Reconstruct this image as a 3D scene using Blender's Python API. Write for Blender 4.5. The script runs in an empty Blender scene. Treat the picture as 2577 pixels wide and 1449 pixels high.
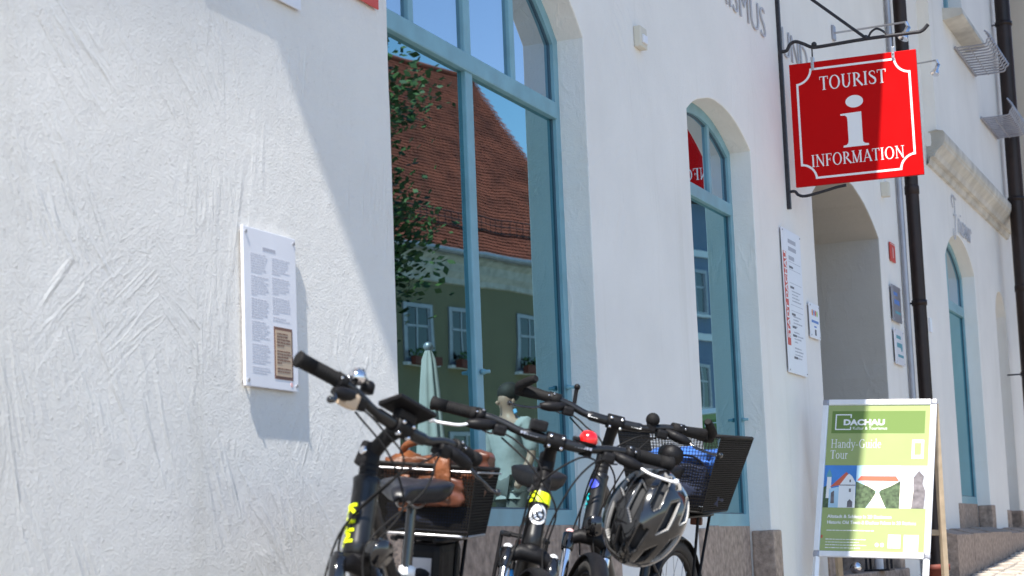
import bpy, bmesh, math, random
from mathutils import Vector, Matrix, Quaternion, noise
random.seed(7)
R = math.radians
scn = bpy.context.scene
col = scn.collection
V = Vector

# ---------------------------------------------------------------- camera
HC, DW = 0.94, 2.7                      # lens height, distance from the facade
FPX, PW, PH = 4961.78, 2577., 1449.
yaw, pitch, roll = R(21.5235), R(7.6814), R(-2.2491)
cf = V((math.cos(yaw)*math.cos(pitch), math.sin(yaw)*math.cos(pitch), math.sin(pitch)))
cr0 = V((math.sin(yaw), -math.cos(yaw), 0)); cu0 = cr0.cross(cf)
cr = math.cos(roll)*cr0 + math.sin(roll)*cu0
cu = -math.sin(roll)*cr0 + math.cos(roll)*cu0
CAM = V((0, -DW, HC))
cam = bpy.data.cameras.new('camera'); co = bpy.data.objects.new('camera', cam); col.objects.link(co)
M3 = Matrix((cr, cu, -cf)).transposed()
co.matrix_world = Matrix.Translation(CAM) @ M3.to_4x4()
cam.sensor_width = 36; cam.lens = FPX/PW*36; cam.clip_start = .05; cam.clip_end = 2000
cam.dof.use_dof = True; cam.dof.focus_distance = 9.5; cam.dof.aperture_fstop = 6.3
scn.camera = co

# ---------------------------------------------------------------- sky, sun, exposure
SA, SB = .67, .115                      # the sun's drift along and into the facade per metre of fall
sunpos = V((-SA, -SB, 1)).normalized()
w = bpy.data.worlds.new('World'); scn.world = w; w.use_nodes = True
nt = w.node_tree; bg = nt.nodes['Background']
sk = nt.nodes.new('ShaderNodeTexSky'); sk.sky_type = 'NISHITA'; sk.sun_disc = False
sk.sun_elevation = math.asin(sunpos.z); sk.sun_rotation = math.atan2(sunpos.x, sunpos.y)
sk.air_density = 1.0; sk.dust_density = .1; sk.ozone_density = 3.
nt.links.new(sk.outputs[0], bg.inputs[0]); bg.inputs[1].default_value = .13
sl = bpy.data.lights.new('sun', 'SUN'); sl.energy = 5.0; sl.angle = R(.53); sl.color = (1, .955, .88)
so = bpy.data.objects.new('sun', sl); col.objects.link(so)
so.rotation_euler = (-sunpos).to_track_quat('-Z', 'Y').to_euler()
scn.view_settings.view_transform = 'Standard'; scn.view_settings.look = 'None'
scn.view_settings.exposure = .86; scn.view_settings.gamma = 1
scn.cycles.max_bounces = 8; scn.cycles.transparent_max_bounces = 16

# ---------------------------------------------------------------- helpers
def zg(x):
    x = max(-8., min(x, 26.))
    return .06+.03*x if x < 12 else .42+.052*(x-12)
def at(px, py, Z):                       # a point seen at a pixel, Z metres along the lens axis
    return CAM + (cf + cr*((px-PW/2)/FPX) - cu*((py-PH/2)/FPX))*Z
def mir(px, py, Z, yg=.15):              # the point whose mirror image in the shop window is seen there
    p = at(px, py, Z); p.y = 2*yg-p.y; return p
def frame(o, X, Y):
    X = V(X).normalized(); Y = V(Y); Z = X.cross(Y).normalized(); Y = Z.cross(X)
    return Matrix.Translation(V(o)) @ Matrix((X, Y, Z)).transposed().to_4x4()
def empty(name, label=None, cat=None, group=None, m=None):
    o = bpy.data.objects.new(name, None); col.objects.link(o); o.empty_display_size = .1
    if m is not None: o.matrix_world = m
    return tag(o, label, cat, group)
def tag(o, label=None, cat=None, group=None, kind=None):
    for k, v in (('label', label), ('category', cat), ('group', group), ('kind', kind)):
        if v: o[k] = v
    return o
class MB:
    def __init__(s, xf=None): s.v = []; s.f = []; s.xf = xf; s.sm = []
    def add(s, vs, fs, smooth=False):
        b = len(s.v)
        for p in vs:
            p = V(p); s.v.append(s.xf @ p if s.xf else p)
        for f in fs: s.f.append(tuple(b+i for i in f)); s.sm.append(smooth)
        return s
    def box(s, x0, x1, y0, y1, z0, z1, bev=0):
        x0, x1 = sorted((x0, x1)); y0, y1 = sorted((y0, y1)); z0, z1 = sorted((z0, z1))
        if bev:
            b = min(bev, (x1-x0)*.45, (y1-y0)*.45, (z1-z0)*.45)
            bm = bmesh.new(); bmesh.ops.create_cube(bm, size=1)
            for q in bm.verts: q.co = V(((x0+x1)/2+q.co.x*(x1-x0), (y0+y1)/2+q.co.y*(y1-y0), (z0+z1)/2+q.co.z*(z1-z0)))
            bmesh.ops.bevel(bm, geom=bm.edges[:], offset=b, segments=2, profile=.6, affect='EDGES')
            s.bm(bm); return s
        c = [(x, y, z) for z in (z0, z1) for y in (y0, y1) for x in (x0, x1)]
        return s.add(c, [(0, 2, 3, 1), (4, 5, 7, 6), (0, 1, 5, 4), (2, 6, 7, 3), (0, 4, 6, 2), (1, 3, 7, 5)])
    def bm(s, bm, smooth=False):
        bm.verts.index_update()
        s.add([q.co.copy() for q in bm.verts], [[q.index for q in f.verts] for f in bm.faces], smooth); bm.free(); return s
    def tube(s, pts, r, n=8, cap=True, smooth=True, flat=1.):
        pts = [V(p) for p in pts]; rs = r if isinstance(r, (list, tuple)) else [r]*len(pts)
        t0 = (pts[1]-pts[0]).normalized(); up = V((0, 0, 1)) if abs(t0.z) < .9 else V((1, 0, 0))
        a = t0.cross(up).normalized(); vs = []
        for i, p in enumerate(pts):
            t = (pts[min(i+1, len(pts)-1)]-pts[max(i-1, 0)])
            if t.length < 1e-9: t = t0
            t.normalize(); a = (a-t*a.dot(t)).normalized(); b = t.cross(a)
            for k in range(n):
                an = 2*math.pi*k/n; vs.append(p+(a*math.cos(an)+b*math.sin(an)*flat)*rs[i])
        fs = [(i*n+k, i*n+(k+1) % n, (i+1)*n+(k+1) % n, (i+1)*n+k) for i in range(len(pts)-1) for k in range(n)]
        s.add(vs, fs, smooth)
        if cap: s.add([vs[k] for k in range(n)], [tuple(reversed(range(n)))]); s.add([vs[-n+k] for k in range(n)], [tuple(range(n))])
        return s
    def lathe(s, prof, o=(0, 0, 0), ax=(0, 0, 1), n=20, smooth=True):     # prof: (radius, height)
        o = V(o); q = V((0, 0, 1)).rotation_difference(V(ax).normalized()); vs = []
        for r_, h in prof:
            for k in range(n):
                an = 2*math.pi*k/n; vs.append(o+q @ V((r_*math.cos(an), r_*math.sin(an), h)))
        m = len(prof)
        return s.add(vs, [(i*n+k, i*n+(k+1) % n, (i+1)*n+(k+1) % n, (i+1)*n+k) for i in range(m-1) for k in range(n)], smooth)
    def ball(s, o, r, n=14, sc=(1, 1, 1), q=None):
        o = V(o); vs = []; m = n//2
        for i in range(m+1):
            th = math.pi*i/m
            for k in range(n):
                ph = 2*math.pi*k/n; p = V((math.sin(th)*math.cos(ph)*sc[0], math.sin(th)*math.sin(ph)*sc[1], math.cos(th)*sc[2]))*r
                vs.append(o+(q @ p if q else p))
        return s.add(vs, [(i*n+k, (i+1)*n+k, (i+1)*n+(k+1) % n, i*n+(k+1) % n) for i in range(m) for k in range(n)], True)
    def ring(s, o, R_, r, ax=(0, 1, 0), n=48, m=8, a0=0, a1=2*math.pi, fl=1.):
        q = V((0, 0, 1)).rotation_difference(V(ax).normalized()); full = abs(a1-a0-2*math.pi) < 1e-6
        c = n if full else n+1; vs = []
        for i in range(c):
            a = a0+(a1-a0)*i/n
            for k in range(m):
                b = 2*math.pi*k/m; rr = R_+r*math.cos(b)
                vs.append(V(o)+q @ V((rr*math.cos(a), rr*math.sin(a), r*fl*math.sin(b))))
        return s.add(vs, [(i*m+k, ((i+1) % c)*m+k, ((i+1) % c)*m+(k+1) % m, i*m+(k+1) % m) for i in range(n) for k in range(m)], True)
    def poly(s, pts, z0, z1):            # prism of a simple 2D polygon (local x,y) between z0 and z1
        bm = bmesh.new(); vs = [bm.verts.new((p[0], p[1], z1)) for p in pts]
        f = bm.faces.new(vs); f.normal_update()
        if f.normal.z < 0: f.normal_flip()
        top = bmesh.ops.triangulate(bm, faces=[f])['faces']
        n = len(pts); b = len(s.v)
        bm.verts.index_update()
        T = [[q.index for q in t.verts] for t in bm.faces]; bm.free()
        vs = [(p[0], p[1], z1) for p in pts]+[(p[0], p[1], z0) for p in pts]
        s.add(vs, T+[[n+i for i in reversed(t)] for t in T]+[(i, i+n, (i+1) % n+n, (i+1) % n) for i in range(n)]); return s
    def rect(s, x0, x1, y0, y1, z0, z1): return s.box(x0, x1, y0, y1, z0, z1)
    def build(s, name, m, parent=None):
        me = bpy.data.meshes.new(name); me.from_pydata([tuple(p) for p in s.v], [], s.f)
        me.materials.append(m); me.polygons.foreach_set('use_smooth', s.sm); me.update()
        o = bpy.data.objects.new(name, me); col.objects.link(o)
        if parent is not None: o.parent = parent
        return o
def bez(p, n=14):                        # smooth path through points
    p = [V(q) for q in p]; P = [2*p[0]-p[1]]+p+[2*p[-1]-p[-2]]; o = []
    for i in range(1, len(P)-2):
        for k in range(n):
            t = k/n; a, b, c, d = P[i-1], P[i], P[i+1], P[i+2]
            o.append(.5*((2*b)+(c-a)*t+(2*a-5*b+4*c-d)*t*t+(3*b-a-3*c+d)*t**3))
    return o+[p[-1]]
def share(o, name=None, loc=None, parent=None):
    c = o.copy(); col.objects.link(c)
    if parent is not None: c.parent = parent
    if loc is not None: c.location = loc
    return c

# ---------------------------------------------------------------- materials
def mat(name, c, rough=.5, metal=0, var=0, vs=20, bump=0, bs=60, coat=0, spec=.5, bd=.002):
    m = bpy.data.materials.new(name); m.use_nodes = True; n = m.node_tree; b = n.nodes['Principled BSDF']
    b.inputs['Base Color'].default_value = (*c, 1); b.inputs['Roughness'].default_value = rough
    b.inputs['Metallic'].default_value = metal; b.inputs['Coat Weight'].default_value = coat
    b.inputs['Specular IOR Level'].default_value = spec
    tc = n.nodes.new('ShaderNodeTexCoord')
    if var:
        t = n.nodes.new('ShaderNodeTexNoise'); t.inputs['Scale'].default_value = vs; t.inputs['Detail'].default_value = 6
        n.links.new(tc.outputs['Object'], t.inputs['Vector'])
        r = n.nodes.new('ShaderNodeValToRGB'); r.color_ramp.elements[0].position = .3; r.color_ramp.elements[1].position = .72
        r.color_ramp.elements[0].color = (*[x*(1-var) for x in c], 1); r.color_ramp.elements[1].color = (*[min(1, x*(1+var)) for x in c], 1)
        n.links.new(t.outputs[0], r.inputs[0]); n.links.new(r.outputs[0], b.inputs['Base Color'])
        q = n.nodes.new('ShaderNodeMapRange'); q.inputs[3].default_value = max(.02, rough-.12); q.inputs[4].default_value = min(1, rough+.12)
        n.links.new(t.outputs[0], q.inputs[0]); n.links.new(q.outputs[0], b.inputs['Roughness'])
    if bump:
        t = n.nodes.new('ShaderNodeTexNoise'); t.inputs['Scale'].default_value = bs; t.inputs['Detail'].default_value = 8
        n.links.new(tc.outputs['Object'], t.inputs['Vector'])
        u = n.nodes.new('ShaderNodeBump'); u.inputs['Strength'].default_value = bump; u.inputs['Distance'].default_value = bd
        n.links.new(t.outputs[0], u.inputs['Height']); n.links.new(u.outputs[0], b.inputs['Normal'])
    return m
def plaster(name, c, rough_amt):
    """hand-thrown lime render: directional trowel ridges, lumps and grain"""
    m = bpy.data.materials.new(name); m.use_nodes = True; n = m.node_tree; L = n.links; N = n.nodes.new
    b = n.nodes['Principled BSDF']; b.inputs['Roughness'].default_value = .9; b.inputs['Specular IOR Level'].default_value = .25
    tc = N('ShaderNodeTexCoord'); P = tc.outputs['Object']
    def no(scale, det=5, vec=P, typ='FBM', dist=0, rg=.55):
        t = N('ShaderNodeTexNoise'); t.noise_type = typ; t.inputs['Scale'].default_value = scale; t.inputs['Detail'].default_value = det
        t.inputs['Roughness'].default_value = rg; t.inputs['Distortion'].default_value = dist; L.new(vec, t.inputs['Vector']); return t.outputs[0]
    def mth(op, a, q, c_=None):
        t = N('ShaderNodeMath'); t.operation = op
        for i, x in enumerate((a, q, c_)):
            if x is None: continue
            if isinstance(x, (int, float)): t.inputs[i].default_value = x
            else: L.new(x, t.inputs[i])
        return t.outputs[0]
    # patches, each with its own trowel direction
    wob = N('ShaderNodeTexNoise'); wob.inputs['Scale'].default_value = 5; wob.inputs['Detail'].default_value = 3; L.new(P, wob.inputs['Vector'])
    mx = N('ShaderNodeVectorMath'); mx.operation = 'MULTIPLY_ADD'; mx.inputs[1].default_value = (.16, .16, .16); L.new(wob.outputs['Color'], mx.inputs[0]); L.new(P, mx.inputs[2])
    def strokes(sc, seed, along, across):
        of = N('ShaderNodeVectorMath'); of.operation = 'ADD'; of.inputs[1].default_value = (seed, 0, seed*.7); L.new(mx.outputs[0], of.inputs[0])
        vo = N('ShaderNodeTexVoronoi'); vo.feature = 'F1'; vo.inputs['Scale'].default_value = sc; L.new(of.outputs[0], vo.inputs['Vector'])
        sp = N('ShaderNodeSeparateColor'); L.new(vo.outputs['Color'], sp.inputs[0])
        an = mth('MULTIPLY_ADD', sp.outputs[0], 2.2, -1.1)
        vr = N('ShaderNodeVectorRotate'); vr.rotation_type = 'Y_AXIS'; L.new(P, vr.inputs['Vector']); L.new(an, vr.inputs['Angle'])
        mp = N('ShaderNodeMapping'); mp.inputs['Scale'].default_value = (across, 8, along); mp.inputs['Location'].default_value = (seed*3, 0, seed); L.new(vr.outputs[0], mp.inputs['Vector'])
        a = no(1, 4, mp.outputs[0], 'FBM', .35, .5)
        # narrow ridges where the noise crosses its middle
        rg = mth('ABSOLUTE', mth('SUBTRACT', a, .5), 0.)
        rr = N('ShaderNodeMapRange'); rr.inputs[1].default_value = 0; rr.inputs[2].default_value = .06; rr.inputs[3].default_value = 1; rr.inputs[4].default_value = 0; L.new(rg, rr.inputs[0])
        ms = N('ShaderNodeMapRange'); ms.inputs[1].default_value = .45; ms.inputs[2].default_value = .74; L.new(no(2.3, 2, of.outputs[0]), ms.inputs[0])
        return mth('MULTIPLY', mth('MULTIPLY_ADD', rr.outputs[0], .4, mth('SUBTRACT', a, .55)), ms.outputs[0])
    h = mth('MULTIPLY', strokes(.9, 3.1, 1.1, 8), 1.3)
    h = mth('ADD', h, mth('MULTIPLY', strokes(1.9, 11.7, 2.6, 20), .55))
    h = mth('MULTIPLY_ADD', no(14, 6, rg=.62), .5, h)
    h = mth('MULTIPLY_ADD', no(135, 6, rg=.72), .36, h)
    lump = N('ShaderNodeMapRange'); lump.inputs[1].default_value = .6; lump.inputs[2].default_value = .78; L.new(no(62, 3), lump.inputs[0])
    h = mth('MULTIPLY_ADD', lump.outputs[0], .2, h)
    bu = N('ShaderNodeBump'); bu.inputs['Strength'].default_value = rough_amt; bu.inputs['Distance'].default_value = .0165
    sx_ = N('ShaderNodeSeparateXYZ'); L.new(P, sx_.inputs[0]); mr = N('ShaderNodeMapRange'); mr.inputs[1].default_value = 4.6; mr.inputs[2].default_value = 7.5; mr.inputs[3].default_value = rough_amt; mr.inputs[4].default_value = rough_amt*.42; L.new(sx_.outputs[0], mr.inputs[0]); L.new(mr.outputs[0], bu.inputs['Strength'])
    L.new(h, bu.inputs['Height']); L.new(bu.outputs[0], b.inputs['Normal'])
    rp = N('ShaderNodeValToRGB'); rp.color_ramp.elements[0].position = .3; rp.color_ramp.elements[1].position = .7
    rp.color_ramp.elements[0].color = (*[x*.94 for x in c], 1); rp.color_ramp.elements[1].color = (*[min(1, x*1.03) for x in c], 1)
    L.new(no(1.7, 6), rp.inputs[0])
    ms_ = N('ShaderNodeMapping'); ms_.inputs['Scale'].default_value = (5, 5, .35); L.new(P, ms_.inputs['Vector'])
    sr = N('ShaderNodeMapRange'); sr.inputs[1].default_value = .58; sr.inputs[2].default_value = .8; L.new(no(1, 6, ms_.outputs[0], rg=.6), sr.inputs[0])
    sc_ = mth('MULTIPLY', sr.outputs[0], .35)
    mc = N('ShaderNodeMix'); mc.data_type = 'RGBA'; L.new(sc_, mc.inputs[0]); L.new(rp.outputs[0], mc.inputs[6]); mc.inputs[7].default_value = (c[0]*.72, c[1]*.70, c[2]*.64, 1); L.new(mc.outputs[2], b.inputs['Base Color'])
    return m
def glass(name, tint, trans):
    m = bpy.data.materials.new(name); m.use_nodes = True; n = m.node_tree; n.nodes.clear(); N = n.nodes.new; L = n.links
    o = N('ShaderNodeOutputMaterial'); mx = N('ShaderNodeMixShader'); g = N('ShaderNodeBsdfGlossy'); t = N('ShaderNodeBsdfTransparent')
    g.inputs['Color'].default_value = (*tint, 1); g.inputs['Roughness'].default_value = .004; t.inputs['Color'].default_value = (*trans, 1)
    lw = N('ShaderNodeLayerWeight'); lw.inputs['Blend'].default_value = .58
    tc = N('ShaderNodeTexCoord'); no = N('ShaderNodeTexNoise'); no.inputs['Scale'].default_value = 2.2; no.inputs['Detail'].default_value = 1
    bu = N('ShaderNodeBump'); bu.inputs['Strength'].default_value = .03; bu.inputs['Distance'].default_value = .015
    L.new(tc.outputs['Object'], no.inputs['Vector']); L.new(no.outputs[0], bu.inputs['Height']); L.new(bu.outputs[0], g.inputs['Normal'])
    L.new(lw.outputs['Facing'], mx.inputs[0]); L.new(t.outputs[0], mx.inputs[1]); L.new(g.outputs[0], mx.inputs[2]); L.new(mx.outputs[0], o.inputs[0])
    return m
M = dict(
    plaster=plaster('plaster_rough', (.84, .815, .77), 1.), smooth=plaster('plaster_smooth', (.82, .80, .76), .42),
    portal_shaded=plaster('plaster_passage_shaded', (.50, .485, .45), .6), beige=plaster('plaster_beige', (.70, .63, .52), .3), yellow=plaster('plaster_yellow', (.24, .215, .13), .25), blue=plaster('plaster_blue', (.20, .26, .36), .25),  # passage plaster darkened: the doorway's shade is put into its colour
    stone=mat('granite', (.36, .275, .22), .85, var=.36, vs=26, bump=.9, bs=80, bd=.006), cornice=mat('cornice_stone', (.54, .52, .47), .85, var=.22, vs=5, bump=.05, bs=60, bd=.002),
    teal=mat('teal_paint', (.195, .38, .445), .45, var=.13, vs=9, bump=.15, bs=30), tealdark=mat('teal_gasket', (.05, .11, .15), .5),
    glass=glass('window_glass', (.40, .64, .70), (.26, .44, .36)), glassblue=glass('upper_glass', (.66, .76, .86), (.42, .52, .52)),
    room=mat('interior_paint', (.30, .38, .32), .9, var=.15, vs=2), curtain=mat('curtain', (.55, .66, .58), .9),
    red=mat('sign_red', (.52, .0, .0012), .5, var=.03, vs=5, spec=.12), white=mat('white_paint', (.82, .82, .82), .4),
    offwhite=mat('plate_white', (.78, .78, .82), .35, var=.03, vs=8), iron=mat('wrought_iron', (.035, .034, .04), .5, .4, var=.3, vs=60, bump=.4, bs=150),
    print_pale=mat('print_pale', (.56, .56, .61), .6), print_grey=mat('print_grey', (.42, .42, .47), .6), print_dark=mat('print_dark', (.13, .13, .15), .6), print_brown=mat('print_brown', (.17, .085, .06), .6), print_tan=mat('print_tan', (.50, .38, .27), .6),
    print_red=mat('print_red', (.62, .07, .05), .5), print_blue=mat('print_blue', (.10, .22, .55), .5), print_teal=mat('print_teal', (.12, .35, .42), .5), print_orange=mat('print_orange', (.7, .25, .04), .5), print_yellow=mat('print_yellow', (.75, .6, .1), .5), print_green=mat('print_lime', (.35, .55, .1), .5), print_pink=mat('print_pink', (.75, .45, .45), .5),
    letter=mat('letter_grey', (.47, .47, .50), .5), pipe=mat('drainpipe_copper', (.026, .015, .013), .42, .35, var=.35, vs=6, bump=.2, bs=40), zinc=mat('zinc', (.36, .36, .40), .4, .6, var=.15, vs=8),
    alu=mat('aluminium', (.84, .84, .86), .42, .25, var=.05, vs=10), chrome=mat('chrome', (.75, .75, .78), .12, 1.), steel=mat('steel_wire', (.5, .5, .52), .32, .9),
    poster=mat('poster_green', (.34, .41, .17), .5, var=.04, vs=4, spec=.15, bump=.2, bs=5, bd=.01), poster_dark=mat('poster_dark_green', (.16, .245, .07), .5, spec=.15), 
    sky_print=mat('print_sky', (.06, .22, .58), .35, var=.25, vs=5), sky_pale=mat('print_pale_sky', (.45, .66, .82), .35, var=.2, vs=5), sky_grey=mat('print_cloud', (.50, .53, .60), .35, var=.3, vs=14), tree_print=mat('print_hedge', (.07, .11, .05), .4, var=.6, vs=45), roof_print=mat('print_roof', (.62, .13, .07), .4), stone_print=mat('print_statue', (.17, .15, .16), .4, var=.4, vs=30), sand_print=mat('print_path', (.85, .8, .66), .4),
    wood=mat('pale_wood', (.52, .40, .27), .6, var=.2, vs=12), terracotta=mat('terracotta', (.16, .035, .022), .7, var=.2, vs=12),
    paving=mat('paving_stone', (.40, .345, .29), .85, var=.3, vs=9, bump=.8, bs=50, bd=.006), street=mat('street_ground', (.235, .21, .185), .9, var=.25, vs=3, bump=.8, bs=18, bd=.01),
    black=mat('black_paint', (.007, .007, .008), .34, var=.2, vs=30, coat=.15, spec=.4), matte=mat('black_plastic', (.0065, .006, .007), .5, spec=.22, var=.25, vs=60, bump=.25, bs=200), rubber=mat('black_rubber', (.009, .0085, .009), .7, spec=.2, var=.25, vs=70, bump=.4, bs=220), tyre=mat('tyre', (.03, .028, .027), .8, var=.2, vs=40, bump=.6, bs=120), gloss=mat('gloss_black', (.006, .006, .007), .12, coat=.8), 
    navy=mat('saddle_vinyl', (.008, .009, .014), .36, spec=.35, var=.15, vs=40, bump=.25, bs=220), lime=mat('lime_decal', (.72, .84, .0), .38, coat=.2), cyan=mat('cyan_decal', (.01, .5, .55), .4), badge_blue=mat('badge_blue', (.03, .05, .42), .35), sky_blue=mat('blue_anodised', (.03, .27, .62), .3, .3), bell=mat('bell_red', (.72, .005, .006), .16, coat=.9),
    leather=mat('brown_leather', (.145, .048, .017), .42, var=.6, vs=16, bump=1., bs=26, bd=.012, spec=.4), leather_dark=mat('dark_leather', (.10, .03, .014), .4, var=.3, vs=30, bump=.5, bs=40), bluecloth=mat('blue_cloth', (.03, .12, .42), .75, var=.35, vs=14, bump=.8, bs=16, bd=.01), navycloth=mat('navy_cloth', (.010, .018, .05), .8, var=.4, vs=14, bump=.8, bs=18, bd=.01),
    wire=mat('basket_wire', (.010, .009, .0085), .65, .0, spec=.2), helmet=mat('helmet_shell', (.007, .007, .008), .13, coat=.9, var=.1, vs=10), helmet_white=mat('helmet_trim', (.36, .35, .34), .4), foam=mat('helmet_foam', (.03, .03, .032), .85),
    tile=mat('roof_tile', (.25, .055, .03), .8, var=.35, vs=1.7), bark=mat('bark', (.10, .07, .05), .9, var=.3, vs=12, bump=.8, bs=30, bd=.02), leaf=mat('leaf', (.05, .095, .022), .55, var=.5, vs=2.2), canvas=mat('parasol_canvas', (.46, .43, .41), .85, var=.1, vs=6),
    skin=mat('skin', (.45, .26, .19), .5), shirt=mat('shirt', (.40, .385, .37), .85, bump=.5, bs=12, bd=.02), trousers=mat('trousers', (.16, .15, .14), .9), hair=mat('hair', (.03, .022, .018), .7), bagstripe=mat('striped_bag', (.15, .35, .55), .8), cream=mat('cream', (.66, .62, .52), .6), shutter=mat('shutter', (.12, .10, .13), .6, var=.2, vs=20))

# ---------------------------------------------------------------- flat lettering
def text(body, size, m, parent, x, y, z=.0006, name='lettering', bold=0, sx=1., align='LEFT', rot=0, ext=.0004):
    c = bpy.data.curves.new('t', 'FONT'); c.body = body; c.size = size; c.extrude = ext; c.offset = bold; c.align_x = align; c.resolution_u = 3
    t = bpy.data.objects.new('t', c); col.objects.link(t)
    dg = bpy.context.evaluated_depsgraph_get(); me = bpy.data.meshes.new_from_object(t.evaluated_get(dg)); bpy.data.objects.remove(t); bpy.data.curves.remove(c)
    me.name = name; me.materials.clear(); me.materials.append(m)
    X = Matrix.Translation((x, y, z)) @ Matrix.Rotation(rot, 4, 'Z') @ Matrix.Diagonal((sx, 1, 1, 1))
    me.transform(X); o = bpy.data.objects.new(name, me); col.objects.link(o); o.parent = parent; return o
def arc(cx, cy, rx, ry, a0, a1, n=16): return [(cx+rx*math.cos(R(a0+(a1-a0)*i/n)), cy+ry*math.sin(R(a0+(a1-a0)*i/n))) for i in range(n+1)]
def band(p, w):                          # ribbon polygon of varying width along a 2D path
    l, r_ = [], []
    for i, q in enumerate(p):
        a, b = p[max(0, i-1)], p[min(len(p)-1, i+1)]; dx, dy = b[0]-a[0], b[1]-a[1]; d = math.hypot(dx, dy) or 1; ww = (w[i] if isinstance(w, list) else w)/2
        l.append((q[0]-dy/d*ww, q[1]+dx/d*ww)); r_.append((q[0]+dy/d*ww, q[1]-dx/d*ww))
    return l+r_[::-1]
def sm2(p, n=5): return [(q.x, q.y) for q in bez([(a, b, 0) for a, b in p], n)]
def rc(x0, x1, y0, y1): return [(x0, y0), (x1, y0), (x1, y1), (x0, y1)]
def half_ring(cx, cy, ro, rio, a0, a1): return arc(cx, cy, ro[0], ro[1], a0, a1)+arc(cx, cy, rio[0], rio[1], a1, a0)
SRF = lambda x, y, e=.10: rc(x-e, x+e, y, y+.045)
def srf(x, top=True, bot=True, e=.13): return ([SRF(x, .955, e)] if top else [])+([SRF(x, 0, e)] if bot else [])
def two(cx, cy, ro, rio): return [half_ring(cx, cy, ro, rio, 90, 270), half_ring(cx, cy, ro, rio, -90, 90)]
spath = [(.48, .76), (.45, .90), (.30, .965), (.14, .90), (.10, .76), (.20, .62), (.38, .48), (.50, .33), (.47, .11), (.28, .03), (.11, .09), (.06, .27)]
swid = [.03, .05, .055, .09, .11, .13, .15, .13, .10, .06, .05, .03]
sp2 = sm2(spath, 3); sw2 = [swid[min(11, int(i/3))] for i in range(len(sp2))]
GLY = {
 'T': (.68, [rc(.27, .40, 0, 1), rc(.02, .65, .95, 1), rc(.02, .06, .78, .96), rc(.61, .65, .78, .96)]+srf(.335, False)),
 'O': (.86, two(.42, .5, (.40, .52), (.27, .465))),
 'U': (.80, [rc(.10, .23, .34, 1), rc(.60, .66, .34, 1), half_ring(.38, .34, (.28, .36), (.16, .29), 180, 360)]+srf(.165, bot=False)+srf(.63, bot=False)),
 'R': (.76, [rc(.10, .23, 0, 1), half_ring(.25, .745, (.33, .255), (.20, .205), -90, 90), band([(.33, .50), (.74, .0)], .13)]+srf(.165)),
 'I': (.36, [rc(.11, .24, 0, 1)]+srf(.175)),
 'S': (.60, [band(sp2, sw2)]),
 'N': (.84, [rc(.12, .18, 0, 1), rc(.66, .72, 0, 1), band([(.13, 1), (.71, .0)], .12)]+srf(.15)+srf(.69, bot=False)),
 'F': (.62, [rc(.10, .23, 0, 1), rc(.2, .56, .95, 1), rc(.53, .565, .78, .96), rc(.2, .44, .49, .54), rc(.41, .445, .40, .63)]+srf(.165)),
 'M': (1.0, [rc(.13, .19, 0, 1), rc(.74, .87, 0, 1), band([(.15, 1), (.47, .02)], .12), band([(.47, .02), (.79, 1)], .06)]+srf(.16)+srf(.80)),
 'A': (.76, [band([(.08, 0), (.37, 1.0)], .055), band([(.36, 1.0), (.68, 0)], .13), rc(.18, .56, .30, .35)]+srf(.09, False, e=.11)+srf(.67, False, e=.12)),
 'H': (.84, [rc(.10, .2, 0, 1), rc(.62, .72, 0, 1), rc(.15, .68, .49, .54)]+srf(.15)+srf(.67)),
 'G': (.84, [half_ring(.44, .5, (.40, .52), (.29, .465), 45, 325), rc(.62, .73, .06, .46), rc(.5, .82, .42, .46)]),
 'a': (.50, [rc(.32, .41, 0, .48), half_ring(.22, .46, (.19, .21), (.10, .16), 0, 160), two(.21, .17, (.17, .18), (.09, .13))[0], two(.21, .17, (.17, .18), (.09, .13))[1], rc(.38, .5, 0, .04)]),
 'n': (.58, [rc(.08, .17, 0, .66), rc(.40, .49, 0, .44), half_ring(.285, .44, (.205, .22), (.115, .17), 0, 180), rc(.0, .25, 0, .04), rc(.33, .57, 0, .04), rc(.0, .12, .62, .66)]),
 'd': (.58, two(.25, .33, (.23, .34), (.13, .28))+[rc(.40, .49, 0, 1.05), rc(.31, .42, 1.01, 1.05), rc(.45, .58, 0, .04)]),
 'y': (.54, [band([(.06, .65), (.29, .05)], .09), band([(.50, .65), (.20, -.28)], .05), rc(-.02, .18, .62, .66), rc(.38, .57, .62, .66), rc(.06, .2, -.31, -.24)]),
 '-': (.40, [rc(.04, .34, .30, .36)]),
 'u': (.58, [rc(.08, .17, .22, .66), rc(.40, .49, 0, .66), half_ring(.285, .22, (.205, .22), (.115, .17), 180, 360), rc(.0, .12, .62, .66), rc(.32, .43, .62, .66), rc(.46, .57, 0, .04)]),
 'i': (.28, [rc(.09, .18, 0, .66), rc(.0, .27, 0, .04), rc(.0, .12, .62, .66), rc(.08, .19, .82, .94)]),
 'e': (.50, [half_ring(.25, .33, (.22, .34), (.13, .28), 0, 320), rc(.05, .47, .34, .385)]),
 'o': (.54, two(.26, .33, (.24, .34), (.14, .28))),
 'r': (.42, [rc(.08, .17, 0, .66), rc(.0, .27, 0, .04), rc(.0, .12, .62, .66), half_ring(.30, .45, (.20, .20), (.10, .13), 60, 160)]),
 ' ': (.3, [])}
def serif(s, h, m, parent, x, y, z=.0006, sx=1., align='CENTER', trk=0., name='lettering'):
    wdt = sum(GLY[c][0]+trk for c in s)*h*sx; X = x-wdt/2 if align == 'CENTER' else x; b = MB(); k = 0
    for c in s:
        for p in GLY[c][1]:
            b.poly([(X+q[0]*h*sx, y+q[1]*h) for q in p], z-.0005, z+.00006*(k % 9)); k += 1
        X += (GLY[c][0]+trk)*h*sx
    return b.build(name, m, parent)
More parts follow.
